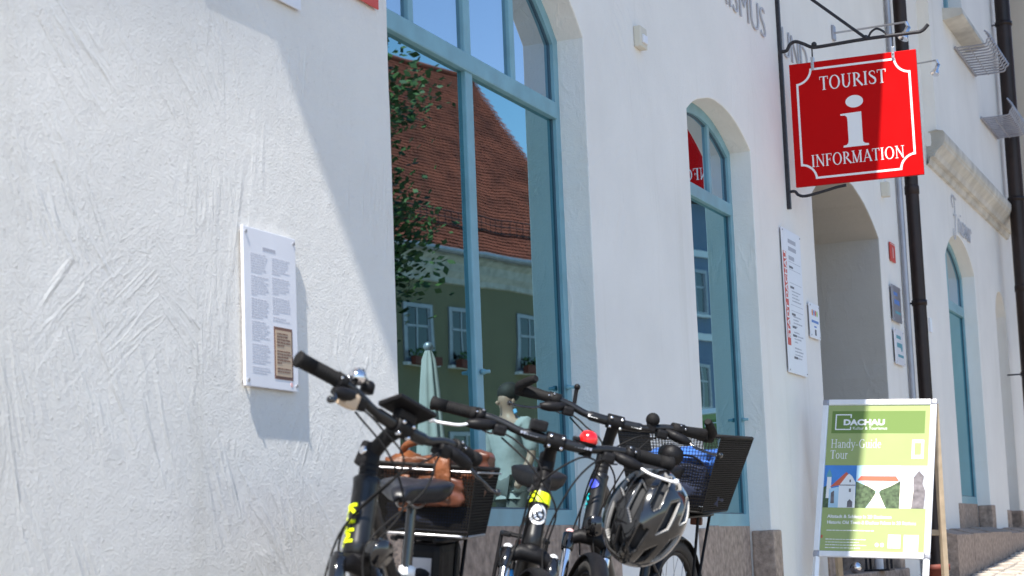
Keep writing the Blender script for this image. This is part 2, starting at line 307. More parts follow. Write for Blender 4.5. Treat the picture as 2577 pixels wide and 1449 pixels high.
def textlines(m, parent, x0, x1, y1, y0, pitch, hgt, z=.0006, rag=.25, gap=0):      # rows of print too small to read
    b = MB(); y = y1; i = 0
    while y > y0:
        i += 1
        if gap and i % gap == 0: y -= pitch*.9; continue
        e = x1-(x1-x0)*rag*random.random()**2 if (i+1) % (gap or 99) else x0+(x1-x0)*random.uniform(.25, .8)
        x = x0
        while x < e:
            L_ = min(random.uniform(1.2, 5.5)*hgt, e-x)
            if L_ > hgt*.4: b.rect(x, x+L_, y, y+hgt*random.uniform(.7, 1.), z-.0004, z)
            x += L_+hgt*.7
        y -= pitch
    return b.build('printed_text', m, parent)

# ================================================================ ground
b = MB(); xs = [-300, -60, -20, -8, -4, 0, 4, 8, 12, 14, 16, 18, 20, 22, 24, 26, 60, 400]; ys = [-400, -60, -20, -8, -4, -2, 0, .6]
b.add([(x, y, zg(x)) for y in ys for x in xs], [(j*len(xs)+i, j*len(xs)+i+1, (j+1)*len(xs)+i+1, (j+1)*len(xs)+i) for j in range(len(ys)-1) for i in range(len(xs)-1)])
street = tag(b.build('street', M['street']), kind='structure')
kinds = []
for k in range(5):
    bm = bmesh.new(); bmesh.ops.create_cube(bm, size=1)
    for q in bm.verts:
        q.co = V((q.co.x*.262, q.co.y*.172, q.co.z*.06)); 
        if q.co.z > 0: q.co += V((random.uniform(-.012, .012), random.uniform(-.01, .01), random.uniform(-.005, .003)))
    bmesh.ops.bevel(bm, geom=[e for e in bm.edges if e.verts[0].co.z > 0 or e.verts[1].co.z > 0], offset=.014, segments=1, affect='EDGES')
    kinds.append(MB().bm(bm).build('paving_stone', M['paving'], street))
n = 0
for j in range(7):
    for i in range(35):
        x = 13.9+i*.275+(j % 2)*.13; y = -.30-j*.185
        o = kinds[n] if n < 5 else share(kinds[random.randrange(5)], parent=street)
        o.location = (x, y, zg(x)-.022+random.uniform(-.004, .004)); o.rotation_euler = (random.uniform(-.01, .01), -.052 if x > 12 else -.03, random.uniform(-.03, .03)+(math.pi if random.random() < .5 else 0)); n += 1

# ================================================================ facade tools
def outline(x0, x1, zb, zs, rise, off=0, n=18):
    c = (x1-x0)/2; Rr = (c*c+rise*rise)/(2*rise); cx = (x0+x1)/2; cz = zs+rise-Rr; ra = Rr+off; cc = c+off
    a = math.asin(min(1, cc/ra)); p = [(x0-off, zb-off), (x1+off, zb-off)]
    return p+[(cx+ra*math.sin(a-2*a*i/n), cz+ra*math.cos(a-2*a*i/n)) for i in range(n+1)]
def fine(p, st=.09):
    o = []
    for i, a in enumerate(p):
        c = p[(i+1) % len(p)]; L = math.hypot(c[0]-a[0], c[1]-a[1]); k = max(1, int(L/st))
        o += [(a[0]+(c[0]-a[0])*t/k, a[1]+(c[1]-a[1])*t/k) for t in range(k)]
    return o
def jit(p, s=.004, seed=0):
    return [(x+s*noise.noise(V((x*7, z*7, seed))), z+s*noise.noise(V((x*7, z*7, seed+5)))) for x, z in p]
def facade(name, m, parent, x0, x1, z0, z1, y, holes, reveal_m=None):
    """one wall sheet with arched openings, plus a plastered reveal round each opening"""
    bm = bmesh.new()
    def loop(p):
        vs = [bm.verts.new((q[0], y, q[1])) for q in p]
        return [bm.edges.new((vs[i], vs[(i+1) % len(vs)])) for i in range(len(vs))]
    E = loop(fine([(x0, z0), (x1, z0), (x1, z1), (x0, z1)], 1.))
    strips = []
    for hx0, hx1, zb, zs, rise, dep in holes:
        pin = fine(outline(hx0, hx1, zb, zs, rise)); r = .006
        inner = jit(pin, .006, hx0); cx = (hx0+hx1)/2; cz = (zb+zs)/2
        cen = V((cx, cz)); out = []
        for i, q in enumerate(pin):
            a, c = pin[i-1], pin[(i+1) % len(pin)]; d = V((c[1]-a[1], -(c[0]-a[0]))); d = d.normalized() if d.length else V((0, 0))
            out.append((inner[i][0]+d.x*r, inner[i][1]+d.y*r))
        E += loop(out); strips.append((out, inner, r, dep))
    bmesh.ops.triangle_fill(bm, use_beauty=True, edges=bm.edges[:], normal=(0, -1, 0))
    for f in bm.faces:
        f.normal_update()
        if f.normal.y > 0: f.normal_flip()
    b = MB().bm(bm); wall = b.build(name, m, parent)
    for out, inner, r, dep in strips:
        b = MB(); n = len(out); rings = [[(q[0], y, q[1]) for q in out]]
        for k in range(1, 4):
            t = math.pi/2*k/3; rings.append([(o_[0]+(i_[0]-o_[0])*math.sin(t), y+r*(1-math.cos(t)), o_[1]+(i_[1]-o_[1])*math.sin(t)) for o_, i_ in zip(out, inner)])
        for k in range(1, 6): rings.append([(i_[0], y+r+(dep-r)*k/5, i_[1]) for i_ in inner])
        b.add([p for g in rings for p in g], [(j*n+i, j*n+(i+1) % n, (j+1)*n+(i+1) % n, (j+1)*n+i) for j in range(len(rings)-1) for i in range(n)], False)
        b.build('window_reveal' if dep < 1 else 'passage', (reveal_m or m) if dep < 1 else M['portal_shaded'], parent)
    return wall
def arch_z(x, x0, x1, zs, rise, off):
    c = (x1-x0)/2; Rr = (c*c+rise*rise)/(2*rise); cz = zs+rise-Rr
    return cz+math.sqrt(max(0, (Rr+off)**2-(x-(x0+x1)/2)**2))
def window(house, x0, x1, zb, zs, rise, bar0, bar1, mulls, uppers, y=.12, w=.056, latch=()):
    W = empty('window'); W.parent = house
    def ring_frame(name, o, i, y0, y1, m):
        b = MB(); n = len(o)
        for a, c, flip in ((o, i, 0),):
            vs = [(q[0], y0, q[1]) for q in o]+[(q[0], y0, q[1]) for q in i]+[(q[0], y1, q[1]) for q in o]+[(q[0], y1, q[1]) for q in i]
            fs = []
            for k in range(n):
                l = (k+1) % n; fs += [(k, l, n+l, n+k), (n+k, n+l, 3*n+l, 3*n+k), (2*n+l, 2*n+k, 3*n+k, 3*n+l), (l, k, 2*n+k, 2*n+l)]
            b.add(vs, fs)
        return b.build(name, m, W)
    ring_frame('frame', outline(x0, x1, zb, zs, rise, .01), outline(x0, x1, zb, zs, rise, -w), y, y+.07, M['teal'])
    ring_frame('gasket', outline(x0, x1, zb, zs, rise, -w+.004), outline(x0, x1, zb, zs, rise, -w-.007), y+.014, y+.05, M['tealdark'])
    MB().box(x0+w-.01, x1-w+.01, y-.006, y+.066, bar0, bar1, .006).build('transom_bar', M['teal'], W)
    for a, c in mulls:
        MB().box(a, c, y+.002, y+.064, zb+w-.01, bar0+.004, .005).build('mullion', M['teal'], W)
    for a, c in uppers:
        MB().box(a, c, y+.004, y+.062, bar1-.004, min(arch_z(a, x0, x1, zs, rise, -w), arch_z(c, x0, x1, zs, rise, -w))+.02, .005).build('glazing_bar', M['teal'], W)
    cut = [x0+w]+[t for q in mulls for t in q]+[x1-w]; yg = y+.02
    for i in range(0, len(cut), 2):
        MB().box(cut[i]-.008, cut[i+1]+.008, yg, yg+.008, zb+w-.008, bar0+.006).build('pane', M['glass'], W)
    cut = [x0+w]+[t for q in uppers for t in q]+[x1-w]
    for i in range(0, len(cut), 2):
        a, c = cut[i]-.006, cut[i+1]+.006
        pts = [(a, bar1-.006), (c, bar1-.006)]+[(c+(a-c)*k/10, arch_z(c+(a-c)*k/10, x0, x1, zs, rise, -w)+.006) for k in range(11)]
        b = MB(Matrix.Translation((0, yg+.008, 0)) @ Matrix.Rotation(R(90), 4, 'X')); b.poly(pts, 0, .008); b.build('pane', M['glassblue'], W)
    for lx, lz in latch:
        b = MB(); b.lathe([(0, 0), (.011, 0), (.011, .012), (.007, .02), (.007, .034), (.0, .036)], (lx, y-.002, lz), (0, -1, 0), 12).build('latch', M['teal'], W)
    return W

# ================================================================ the tourist office
house = empty('town_house', 'white rough-rendered town house with teal arched shop windows, filling most of the view', 'house')
W1 = (5.81, 7.79, 1.055, 3.12, .40); W2 = (9.32, 10.55, 1.05, 3.115, .15); DR = (12.02, 14.12, 0.2, 3.10, .27)
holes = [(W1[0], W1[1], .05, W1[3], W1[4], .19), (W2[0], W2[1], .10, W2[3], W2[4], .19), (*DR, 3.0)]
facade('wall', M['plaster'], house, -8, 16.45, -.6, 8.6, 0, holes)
window(house, *W1, 2.768, 2.84, [(6.76, 6.83)], [(6.255, 6.30), (6.765, 6.83), (7.245, 7.295)], latch=[(6.80, 1.62), (7.72, 1.62)])
window(house, *W2, 2.75, 2.82, [], [(9.70, 9.745), (10.12, 10.165)], latch=[(10.50, 1.62)])
for wx0, wx1, wb in ((W1[0], W1[1], 1.055), (W2[0], W2[1], 1.05)):
    nb = 3 if wx1-wx0 > 1.5 else 2; st = (wx1-wx0)/nb
    for k in range(nb): MB().box(wx0+k*st+.004, wx0+(k+1)*st-.004, .115+.004*(k % 2), .30, zg(wx0)-.2, wb-.004, .008).build('apron_slab', M['stone'], house)
    for sx, e in ((wx0, -1), (wx1, 1)):
        z = zg(sx)-.2
        for top in (zg(sx)+.36, wb-.018-.012*(e > 0)):
            MB().box(sx-e*.012, sx+e*(.15+.02*(top > .9)), -.014, .112, z, top-.004, .012).build('jamb_block', M['stone'], house); z = top
# dark rooms behind the glass
def room(x0, x1, y0, y1, z0, z1, m, name='room'):
    b = MB(); c = [(x, y, z) for z in (z0, z1) for y in (y0, y1) for x in (x0, x1)]
    b.add(c, [(0, 1, 3, 2), (4, 6, 7, 5), (2, 3, 7, 6), (0, 2, 6, 4), (1, 5, 7, 3)]); return b.build(name, m, house)
room(5.2, 11.4, .24, 4.2, .98, 3.95, M['room'])
for cx, cw in ((5.98, .10), (6.17, .045), (6.90, .13), (7.50, .05), (9.60, .10)):
    b = MB(); n = 14; vs = []
    for k in range(n+1):
        x = cx+cw*2*k/n; yy = .42+.025*math.sin(k*1.9)
        vs += [(x, yy, 1.02), (x, yy, 3.5)]
    b.add(vs, [(2*k, 2*k+2, 2*k+3, 2*k+1) for k in range(n)], True).build('curtain', M['curtain'], house)
# doorway: inner leaf, granite steps
MB().box(DR[0]-.1, DR[1]+.1, 2.95, 3.05, .3, 3.6).build('door_leaf', M['shutter'], house)
MB().box(DR[0]-.06, DR[1]+.06, -.06, 2.9, .1, .735, .012).build('door_step', M['stone'], house)
MB().box(DR[0]-.16, DR[1]+.02, -.36, -.064, .1, .60, .012).build('door_step', M['stone'], house)
for e, sx in ((-1, DR[0]), (1, DR[1])): MB().box(sx-e*.01, sx+e*.16, -.012, .5, .3, 1.02, .012).build('jamb_block', M['stone'], house)
# upper storeys, out of the picture: bay, eaves, roof, flanks
bp = [(2.06, 0), (2.67, -.424), (2.80, -.515), (3.34, -.89), (15.9, -.89), (16.2, 0)]
b = MB(); n = len(bp); b.add([(x, y+.004 if y == 0 else y, z) for z in (6., 8.3) for x, y in bp], [tuple(reversed(range(n))), tuple(range(n, 2*n))]+[(i, (i+1) % n, (i+1) % n+n, i+n) for i in range(n)]); b.build('bay', M['smooth'], house)
eo = SB*(8.5-2.49)
MB().box(-8.3, 16.4, -eo, .05, 8.5, 8.6).build('eaves', M['wood'], house)
b = MB(); b.add([(-8.3, -eo-.02, 8.61), (16.4, -eo-.02, 8.61), (16.4, 5, 13.6), (-8.3, 5, 13.6), (16.4, 10.7, 8.61), (-8.3, 10.7, 8.61)], [(0, 1, 2, 3), (3, 2, 4, 5), (0, 3, 5), (1, 4, 2)]).build('roof', M['tile'], house)
b = MB(); b.add([(x, y, z) for z in (-.6, 8.55) for x, y in ((-8, 0), (-8, 10), (16.45, 10), (16.45, .02))], [(0, 1, 5, 4), (1, 2, 6, 5), (2, 3, 7, 6)]).build('flank_wall', M['smooth'], house)
# raised grey letters above the windows
wl = empty('wall_lettering', 'thin grey capital letters fixed to the wall beside the hanging red sign', 'lettering', m=frame((11.05, -.004, 3.865), (1, 0, 0), (0, 0, 1)))
text('TOURISMUS', .27, M['letter'], wl, 0, 0, .004, sx=1.15, align='RIGHT', ext=.003, bold=-.0055)
text('UND', .27, M['letter'], wl, .38, 0, .004, sx=1.15, ext=.003, bold=-.0055)

# ================================================================ the neighbour on the right
h2 = empty('corner_house', 'white neighbouring house with stone cornice and script lettering, right of the brown drainpipe', 'house')
W3 = (17.08, 18.72, 1.24, 3.36, .27); W4 = (19.98, 20.72, 1.2, 3.17, .22)
facade('wall', M['smooth'], h2, 16.45, 21.6, -.2, 4.2, 0, [(W3[0], W3[1], .9, W3[3], W3[4], .2), (W4[0], W4[1], .9, W4[3], W4[4], .35)])
window(h2, *W3, 2.97, 3.06, [], [(17.86, 17.94)], w=.056, latch=[])
MB().box(W4[0]-.05, W4[1]+.05, .33, .4, .9, 3.6).build('back_panel', M['smooth'], h2)
room2 = MB(); c = [(x, y, z) for z in (1., 4.1) for y in (.25, 3) for x in (16.7, 19.4)]
room2.add(c, [(0, 1, 3, 2), (4, 6, 7, 5), (2, 3, 7, 6), (0, 2, 6, 4), (1, 5, 7, 3)]).build('room', M['room'], h2)
MB().box(W3[0]+.2, W3[1]-.1, .33, .335, 1.25, 3.0).build('blind', M['curtain'], h2)
# upper storey, jettied a hand's breadth
WU = (17.3, 18.4, 5.57, 7.1)
b = MB(); y = -.10
for q in ((16.45, 17.3, 4.2, 9), (18.4, 21.6, 4.2, 9), (17.3, 18.4, 4.2, 5.57), (17.3, 18.4, 7.1, 9)):
    b.add([(q[0], y, q[2]), (q[1], y, q[2]), (q[1], y, q[3]), (q[0], y, q[3])], [(0, 1, 2, 3)])
b.add([(16.45, y, 4.2), (16.45, .3, 4.2), (16.45, .3, 9), (16.45, y, 9)], [(3, 2, 1, 0)])
b.add([(16.45, y, 4.2), (21.6, y, 4.2), (21.6, .0, 4.2), (16.45, .0, 4.2)], [(3, 2, 1, 0)])
for (xa, za, xb, zb) in ((17.3, 5.57, 17.3, 7.1), (17.3, 7.1, 18.4, 7.1), (18.4, 7.1, 18.4, 5.57), (18.4, 5.57, 17.3, 5.57)):
    b.add([(xa, y, za), (xb, y, zb), (xb, .08, zb), (xa, .08, za)], [(0, 1, 2, 3)])
b.build('upper_wall', M['smooth'], h2)
wu = empty('window'); wu.parent = h2
fr = MB()
for q in ((17.3, 17.4, 5.57, 7.1), (18.3, 18.4, 5.57, 7.1), (17.4, 18.3, 5.57, 5.66), (17.4, 18.3, 7.0, 7.1), (17.82, 17.9, 5.66, 7.0)): fr.box(q[0], q[1], .02, .08, q[2], q[3])
fr.build('frame', M['teal'], wu); MB().box(17.35, 18.35, .045, .052, 5.6, 7.05).build('pane', M['glassblue'], wu)
b = MB(); prof = [(-.098, 5.572), (-.27, 5.55), (-.275, 5.50), (-.25, 5.485), (-.098, 5.46)]
b.add([(x, p[0], p[1]) for x in (17.2, 18.52) for p in prof], [(0, 1, 2, 3, 4), (9, 8, 7, 6, 5)]+[(i, i+5, (i+1) % 5+5, (i+1) % 5) for i in range(5)]).build('window_sill', M['cornice'], h2)
prof = [(0, 4.04), (-.025, 4.045), (-.035, 4.07), (-.04, 4.085), (-.04, 4.095), (-.075, 4.10), (-.08, 4.11), (-.095, 4.14), (-.125, 4.17), (-.150, 4.19), (-.155, 4.21), (-.165, 4.22), (-.172, 4.25), (-.172, 4.29), (-.16, 4.31), (-.10, 4.325)]
b = MB(); n = len(prof); sec = [(16.42, 0), (16.42, 1), (21.15, 1), (21.15, 0)]
vs = []
for x, k in ((16.47, .0), (16.40, 1.), (21.2, 1.), (21.1, .0)):
    for p in prof: vs.append(((x if k else x)+(-(p[0]+.0)*.0), p[0] if k else -.0, p[1]))
b.add(vs, [(j*n+i, (j+1)*n+i, (j+1)*n+i+1, j*n+i+1) for j in range(3) for i in range(n-1)]).build('cornice', M['cornice'], h2)
# plinth, apron and jamb stones
xs = [15.45, 16.3, 17.25, 18.5, 19.35, 20.3, 21.3, 22.4, 23.4]
for i in range(len(xs)-1):
    p = [(-.20, zg(xs[i])-.3), (-.20, .955+.006*(i % 3)), (-.02, 1.0+.008*(i % 3)), (.02, 1.0), (.02, zg(xs[i])-.3)]
    b = MB(); a, c = xs[i]+.005, xs[i+1]-.005; n = 5
    b.add([(x, q[0], q[1]) for x in (a, c) for q in p], [(0, 1, 2, 3, 4)[::-1], (5, 6, 7, 8, 9)]+[(i_, (i_+1) % n, (i_+1) % n+n, i_+n) for i_ in range(n)]).build('plinth_stone', M['stone'], h2)
for wx in (W3, W4):
    MB().box(wx[0]+.006, wx[1]-.006, .118, .3, .9, wx[2]-.006, .008).build('apron_slab', M['stone'], h2)
    for sx, e in ((wx[0], -1), (wx[1], 1)): MB().box(sx-e*.012, sx+e*.20, -.014, .116, .95, wx[2]-.02, .012).build('jamb_block', M['stone'], h2)
b = MB(); b.add([(x, y, z) for z in (-.2, 9.) for x, y in ((16.46, .02), (16.46, 9), (21.6, 9), (21.6, -.0))], [(1, 2, 6, 5), (2, 3, 7, 6)])
b.add([(14.6, -1.08, 9.), (21.9, -1.08, 9.), (21.9, 4.5, 13), (14.6, 4.5, 13)], [(0, 1, 2, 3)]); b.build('roof', M['tile'], h2)  # unseen roof, its eave widened to keep the facade below in shade
# script lettering of the hairdresser
fr_ = empty('wall_lettering', 'grey handwritten script lettering above the narrow window under the stone cornice', 'lettering', m=frame((17.55, -.006, 3.66), (1, 0, 0), (0, 0, 1)))
scr = MB(); k = 0
for p in ([(.10, .20), (.05, .25), (.12, .31), (.30, .30)], [(.21, .30), (.19, .12), (.14, -.06), (.05, -.08), (.04, .0)], [(.10, .13), (.26, .15)],
          [(.33, .0), (.36, .11), (.38, .13), (.42, .12), (.42, .03), (.46, .0)], [(.46, .0), (.50, .12), (.50, .02), (.55, .0)], [(.50, .17), (.505, .185)],
          [(.55, .0), (.62, .13), (.66, .05), (.60, .0), (.68, .02)], [(.68, .02), (.76, .08), (.75, .13), (.71, .08), (.73, .01), (.80, .02)],
          [(.80, .02), (.84, .12), (.84, .03), (.88, .0), (.94, .12), (.94, .02), (.99, .0)], [(.99, .0), (1.03, .12), (1.10, .10)]):
    scr.poly(band(sm2(p, 5), .016), 0, .004+.0002*k); k += 1
scr.build('lettering', M['letter'], fr_)

# third house, a sliver at the right edge
h3 = empty('beige_house', 'beige house beyond the dark drainpipe at the right edge, dark louvred shutter', 'house')
MB().box(22.2, 45, -.35, 8, -.2, 10).build('wall', M['beige'], h3)
for x0 in (23.6, 27.0):
    MB().box(x0-.15, x0+2.2, -.52, -.34, 6.52, 6.62, .01).build('window_sill', M['white'], h3)
    for sx in (0, 1.55):
        s_ = empty('shutter'); s_.parent = h3; s_.location = (x0+sx, -.39, 6.64)
        f_ = MB(); f_.box(0, .06, -.02, .03, 0, 1.7).box(.49, .55, -.02, .03, 0, 1.7).box(.06, .49, -.02, .03, 0, .08).box(.06, .49, -.02, .03, 1.62, 1.7); f_.build('shutter_frame', M['shutter'], s_)
        for k in range(16): MB(Matrix.Translation((0, 0, .12+k*.095)) @ Matrix.Rotation(R(35), 4, 'X')).box(.06, .49, -.03, .03, -.006, .006).build('slat', M['shutter'], s_)
    MB().box(x0+.56, x0+1.54, -.36, -.33, 6.66, 8.3).build('pane', M['glassblue'], h3)

# ================================================================ drainpipes
def pipe(x, y, r, z0, z1, label, joints, m='pipe'):
    e = empty('drainpipe', label, 'drainpipe', m=Matrix.Translation((x, y, z0)))
    MB().tube([(0, 0, 0), (0, 0, z1-z0)], r, 20).build('pipe', M[m], e)
    for j in joints:
        c = empty('clamp'); c.parent = e
        MB().lathe([(r*1.0, -.02), (r*1.14, -.02), (r*1.14, .02), (r, .02)], (0, 0, j-z0), n=20).build('band', M[m], c)
        MB().tube([(0, r, j-z0), (0, -y, j-z0)], .008, 8).build('pin', M['iron'], c)
    for j in (joints[0]+.9, joints[-1]+.6):
        MB().lathe([(r, -.06), (r*1.10, -.055), (r*1.10, .0), (r*1.04, .01), (r, .012)], (0, 0, j-z0), n=20).build('socket', M[m], e)
    return e
pipe(15.06, -.10, .052, zg(15)-.02, 8.5, 'brown-black drainpipe running down the wall right of the hanging red sign', [2.72, 4.6])
pipe(20.5, -.22, .078, zg(20.5)-.02, 9, 'thick dark drainpipe near the right edge of the picture, behind the wire racks', [2.55, 4.35, 6.2])
tag(MB().tube([(14.93, -.03, zg(15)), (14.93, -.03, 8.4)], .022, 12).build('conduit', M['zinc']), 'slim grey conduit running up the wall just left of the brown drainpipe', 'conduit')
tag(MB().box(15.05, 15.13, -.175, -.158, 2.49, 2.60, .003).build('pipe_tag', M['offwhite']), 'small blank white tag stuck on the brown drainpipe', 'tag')

# ================================================================ small fixtures on the wall
e = empty('wall_sensor', 'small beige sensor box high on the white wall between the two teal windows', 'sensor', m=Matrix.Translation((8.555, 0, 3.295)))
MB().box(-.05, .05, -.035, 0, -.05, .05, .006).build('housing', M['cream'], e); MB().box(-.03, .03, -.045, -.034, -.03, .01, .004).build('cover', M['offwhite'], e)
e = empty('alarm_box', 'tiny beige box on a cord below the red hanging sign', 'box', m=Matrix.Translation((14.35, -.03, 3.50)))
MB().box(-.03, .03, -.03, .03, -.06, .05, .005).build('housing', M['cream'], e); MB().tube([(0, 0, .05), (0, .01, .3)], .005, 6).build('cord', M['offwhite'], e)
def lamp(x, y0, z, ln, label, tilt):
    e = empty('spot_lamp', label, 'lamp', 'spot lamps on the facade', m=Matrix.Translation((x, y0, z)))
    MB().box(-.035, .035, -.018, 0, -.05, .05, .004).build('wall_plate', M['zinc'], e)
    MB().tube(bez([(0, 0, 0), (0, -ln*.5, .004), (0, -ln, .01)], 4), .007, 8).build('arm', M['steel'], e)
    MB().tube([(0, -ln, .01), (0, -ln-.015, -.03)], .011, 10).build('joint', M['chrome'], e)
    d = V((-.25, tilt, -.8)).normalized()
    MB().lathe([(0, -.005), (.017, -.005), (.018, .04), (.024, .05), (.036, .085), (.037, .09), (.033, .09), (.02, .055), (0, .05)], (0, -ln-.012, -.03), d, 18).build('reflector', M['chrome'], e)
lamp(12.95, 0, 4.355, .50, 'chrome spot lamp on a long arm above the red hanging sign', .35)
lamp(16.05, -.0, 4.82, .20, 'small chrome spot lamp on a short arm right of the red hanging sign', .3)
def rack(x0, x1, z, y0, out, up, n, label):
    e = empty('wire_rack', label, 'wire rack', 'zigzag wire racks on the upper wall', m=Matrix.Translation((x0, y0, z)))
    L_ = x1-x0
    MB().tube([(-.03, 0, 0), (L_+.03, 0, 0)], .012, 8).build('rail', M['zinc'], e); MB().tube([(0, -.12, -.012), (L_, -.12, -.012)], .006, 6).build('rail', M['zinc'], e)
    for k in range(n):
        x = L_*k/(n-1); MB().tube(bez([(x, 0, 0), (x, -out*.5, 0), (x, -out*.93, .005), (x, -out, .04), (x, -out-.03, up*.55), (x, -out+.02, up)], 3), .0085, 6).build('rod', M['zinc'], e)
rack(17.75, 18.92, 5.33, -.115, .285, .13, 12, 'zigzag wire rack of bent rods below the upper window sill')
rack(19.15, 20.2, 4.95, -.115, .27, .17, 13, 'lower zigzag wire rack in front of the dark drainpipe')
tag(MB().box(20.62, 20.78, -.30, -.28, 2.80, 2.97, .003).build('street_plate', M['print_blue']), 'small dark blue plate beside the thick drainpipe at the right edge', 'plate')
b = MB(); b.tube([(21.3, -.12, 8), (21.3, -.12, 3.0)], .012, 6); cab = tag(b.build('cable', M['iron']), 'thin dark cable hanging down the wall near the right edge', 'cable')

# ================================================================ hanging sign and its bracket
SX = 11.35
br = empty('sign_bracket', 'black wrought-iron bracket on the wall carrying the red hanging sign', 'bracket', m=Matrix.Translation((SX, 0, 0)))
MB().box(-.012, .022, -.022, .012, 2.905, 4.6, .003).build('wall_bar', M['iron'], br)
MB().tube(bez([(0, 0, 3.86), (0, -.045, 3.862), (0, -.06, 3.875), (0, -.075, 3.90), (0, -.11, 3.912), (0, -.16, 3.89), (0, -.20, 3.868), (0, -.25, 3.862), (0, -.53, 3.872), (0, -.80, 3.872), (0, -.86, 3.876), (0, -.90, 3.91)], 5), .0105, 10).build('arm', M['iron'], br)
MB().tube(bez([(0, -.545, 3.878), (0, -.565, 3.91), (0, -.60, 3.925), (0, -.64, 3.90), (0, -.66, 3.876)], 4), .007, 8).build('scroll', M['iron'], br)
MB().tube([(0, -.53, 3.878), (0, -.02, 4.34)], .0095, 8).build('stay', M['iron'], br)
MB().tube(bez([(0, -.0, 3.005), (0, -.05, 3.007), (0, -.07, 2.985), (0, -.11, 2.972), (0, -.20, 2.985), (0, -.30, 3.005), (0, -.36, 3.012)], 4), .009, 8).build('lower_arm', M['iron'], br)
for yy in (-.53, -.22): MB().ball((0, yy, 3.88), .017, 10).build('collar', M['iron'], br)
sw, sh = .755, .745
sg = empty('hanging_sign', 'red square tourist information sign with white border hanging from an iron bracket', 'sign', m=frame((SX-.006, -.062-sw/2, 3.028+sh/2), (.01, -1, 0), (.0, .012, 1)))
MB().box(-sw/2, sw/2, -sh/2, sh/2, -.024, 0, .003).build('panel', M['red'], sg)
def border(hw, hh, nr, off):
    h_, k_ = hw-off, hh-off; r_ = nr; p = []
    for sx_, sy_, a0 in ((1, 1, 270), (-1, 1, 0), (-1, -1, 90), (1, -1, 180)):
        a1 = a0-90
        p += arc(sx_*(hw-off*0-.0), sy_*hh, r_+off*1.0, r_+off*1.0, a0, a1, 8) if False else arc(sx_*hw, sy_*hh, r_+off, r_+off, a0, a1, 8)
    q = []
    for x, y in p: q.append((max(-h_, min(h_, x)), max(-k_, min(k_, y))))
    return q
def sign_face(root, flip):
    z = .0012; X = Matrix.Identity(4)
    if flip:
        X = Matrix.Rotation(math.pi, 4, 'Y') @ Matrix.Translation((0, 0, .024))
    f = empty('sign_face'); f.parent = root; f.matrix_local = X
    o, i = border(sw/2-.038, sh/2-.038, .085, 0), border(sw/2-.038, sh/2-.038, .085, .0125)
    b = MB(); n = len(o); b.add([(p[0], p[1], z) for p in o]+[(p[0], p[1], z) for p in i]+[(p[0], p[1], 0) for p in o]+[(p[0], p[1], 0) for p in i],
        [(k, (k+1) % n, (k+1) % n+n, k+n) for k in range(n)]+[(k+2*n, (k+1) % n+2*n, (k+1) % n, k) for k in range(n)]+[(k+n, (k+1) % n+n, (k+1) % n+3*n, k+3*n) for k in range(n)])
    b.build('border', M['white'], f)
    serif('TOURIST', .082, M['white'], f, 0, .195, z, sx=.98, trk=.035)
    serif('INFORMATION', .072, M['white'], f, .0, -.262, z, sx=.93, trk=.03)
    H = .205; B = [(-.36, 0), (.37, 0), (.37, .05), (.26, .07), (.21, .12), (.205, .2), (.205, 1), (-.40, .985), (-.40, .94), (-.27, .93), (-.215, .88), (-.205, .8), (-.205, .2), (-.22, .11), (-.27, .065), (-.36, .05)]
    b = MB(); b.poly([(-.005+x*H, -.165+y*H) for x, y in B], 0, z); b.poly(arc(0, .105, .052, .037, 0, 345, 24), 0, z); b.build('information_symbol', M['white'], f)
sign_face(sg, False); sign_face(sg, True)
for u in (-.235, .245):
    MB().tube([(u, sh/2-.005, -.012), (u, sh/2+.09, -.012)], .0045, 8).build('hanger', M['iron'], sg)
    b = MB(); b.box(u-.009, u+.009, sh/2-.05, sh/2+.03, -.03, .006, .002); b.ball((u, sh/2-.012, .006), .006, 8); b.ball((u, sh/2-.036, .006), .006, 8); b.build('clamp', M['steel'], sg)

# ================================================================ plates and notices
def plate(name, x0, x1, z0, z1, label, cat, y=-.02, m='offwhite', th=.008, screws=True, sm='steel'):
    e = empty(name, label, cat, m=frame(((x0+x1)/2, y, (z0+z1)/2), (1, 0, 0), (0, 0, 1))); w_, h_ = (x1-x0)/2, (z1-z0)/2
    MB().box(-w_, w_, -h_, h_, -th, 0, .002).build('panel', M[m], e)
    if screws:
        for sx in (-1, 1):
            for sy in (-1, 1):
                MB().tube([(sx*(w_-.014), sy*(h_-.016), y), (sx*(w_-.014), sy*(h_-.016), .004)], .005, 10).build('screw', M[sm], e)
    return e, w_, h_
e, w_, h_ = plate('information_plate', 4.775, 5.085, 1.43, 1.88, 'white history plate with tiny grey text and a brown notice, on the sunlit rough wall', 'plate', y=-.0165)
MB().rect(-.045, .03, .168, .176, 0, .0007).build('heading', M['print_grey'], e)
textlines(M['print_pale'], e, -.115, -.012, .150, -.185, .0072, .0034, gap=9)
textlines(M['print_pale'], e, .008, .115, .150, -.035, .0072, .0034, gap=8)
nb = MB().rect(.012, .122, -.195, -.045, 0, .0008).build('notice', M['print_brown'], e); MB().rect(.020, .114, -.186, -.054, 0, .0016).build('notice_paper', M['print_tan'], nb)
textlines(M['print_brown'], nb, .026, .108, -.066, -.182, .0085, .0045, z=.0023, gap=6)
MB().poly(arc(.113, -.207, .007, .007, 0, 340, 14), 0, .0008).build('seal', M['print_pink'], e)
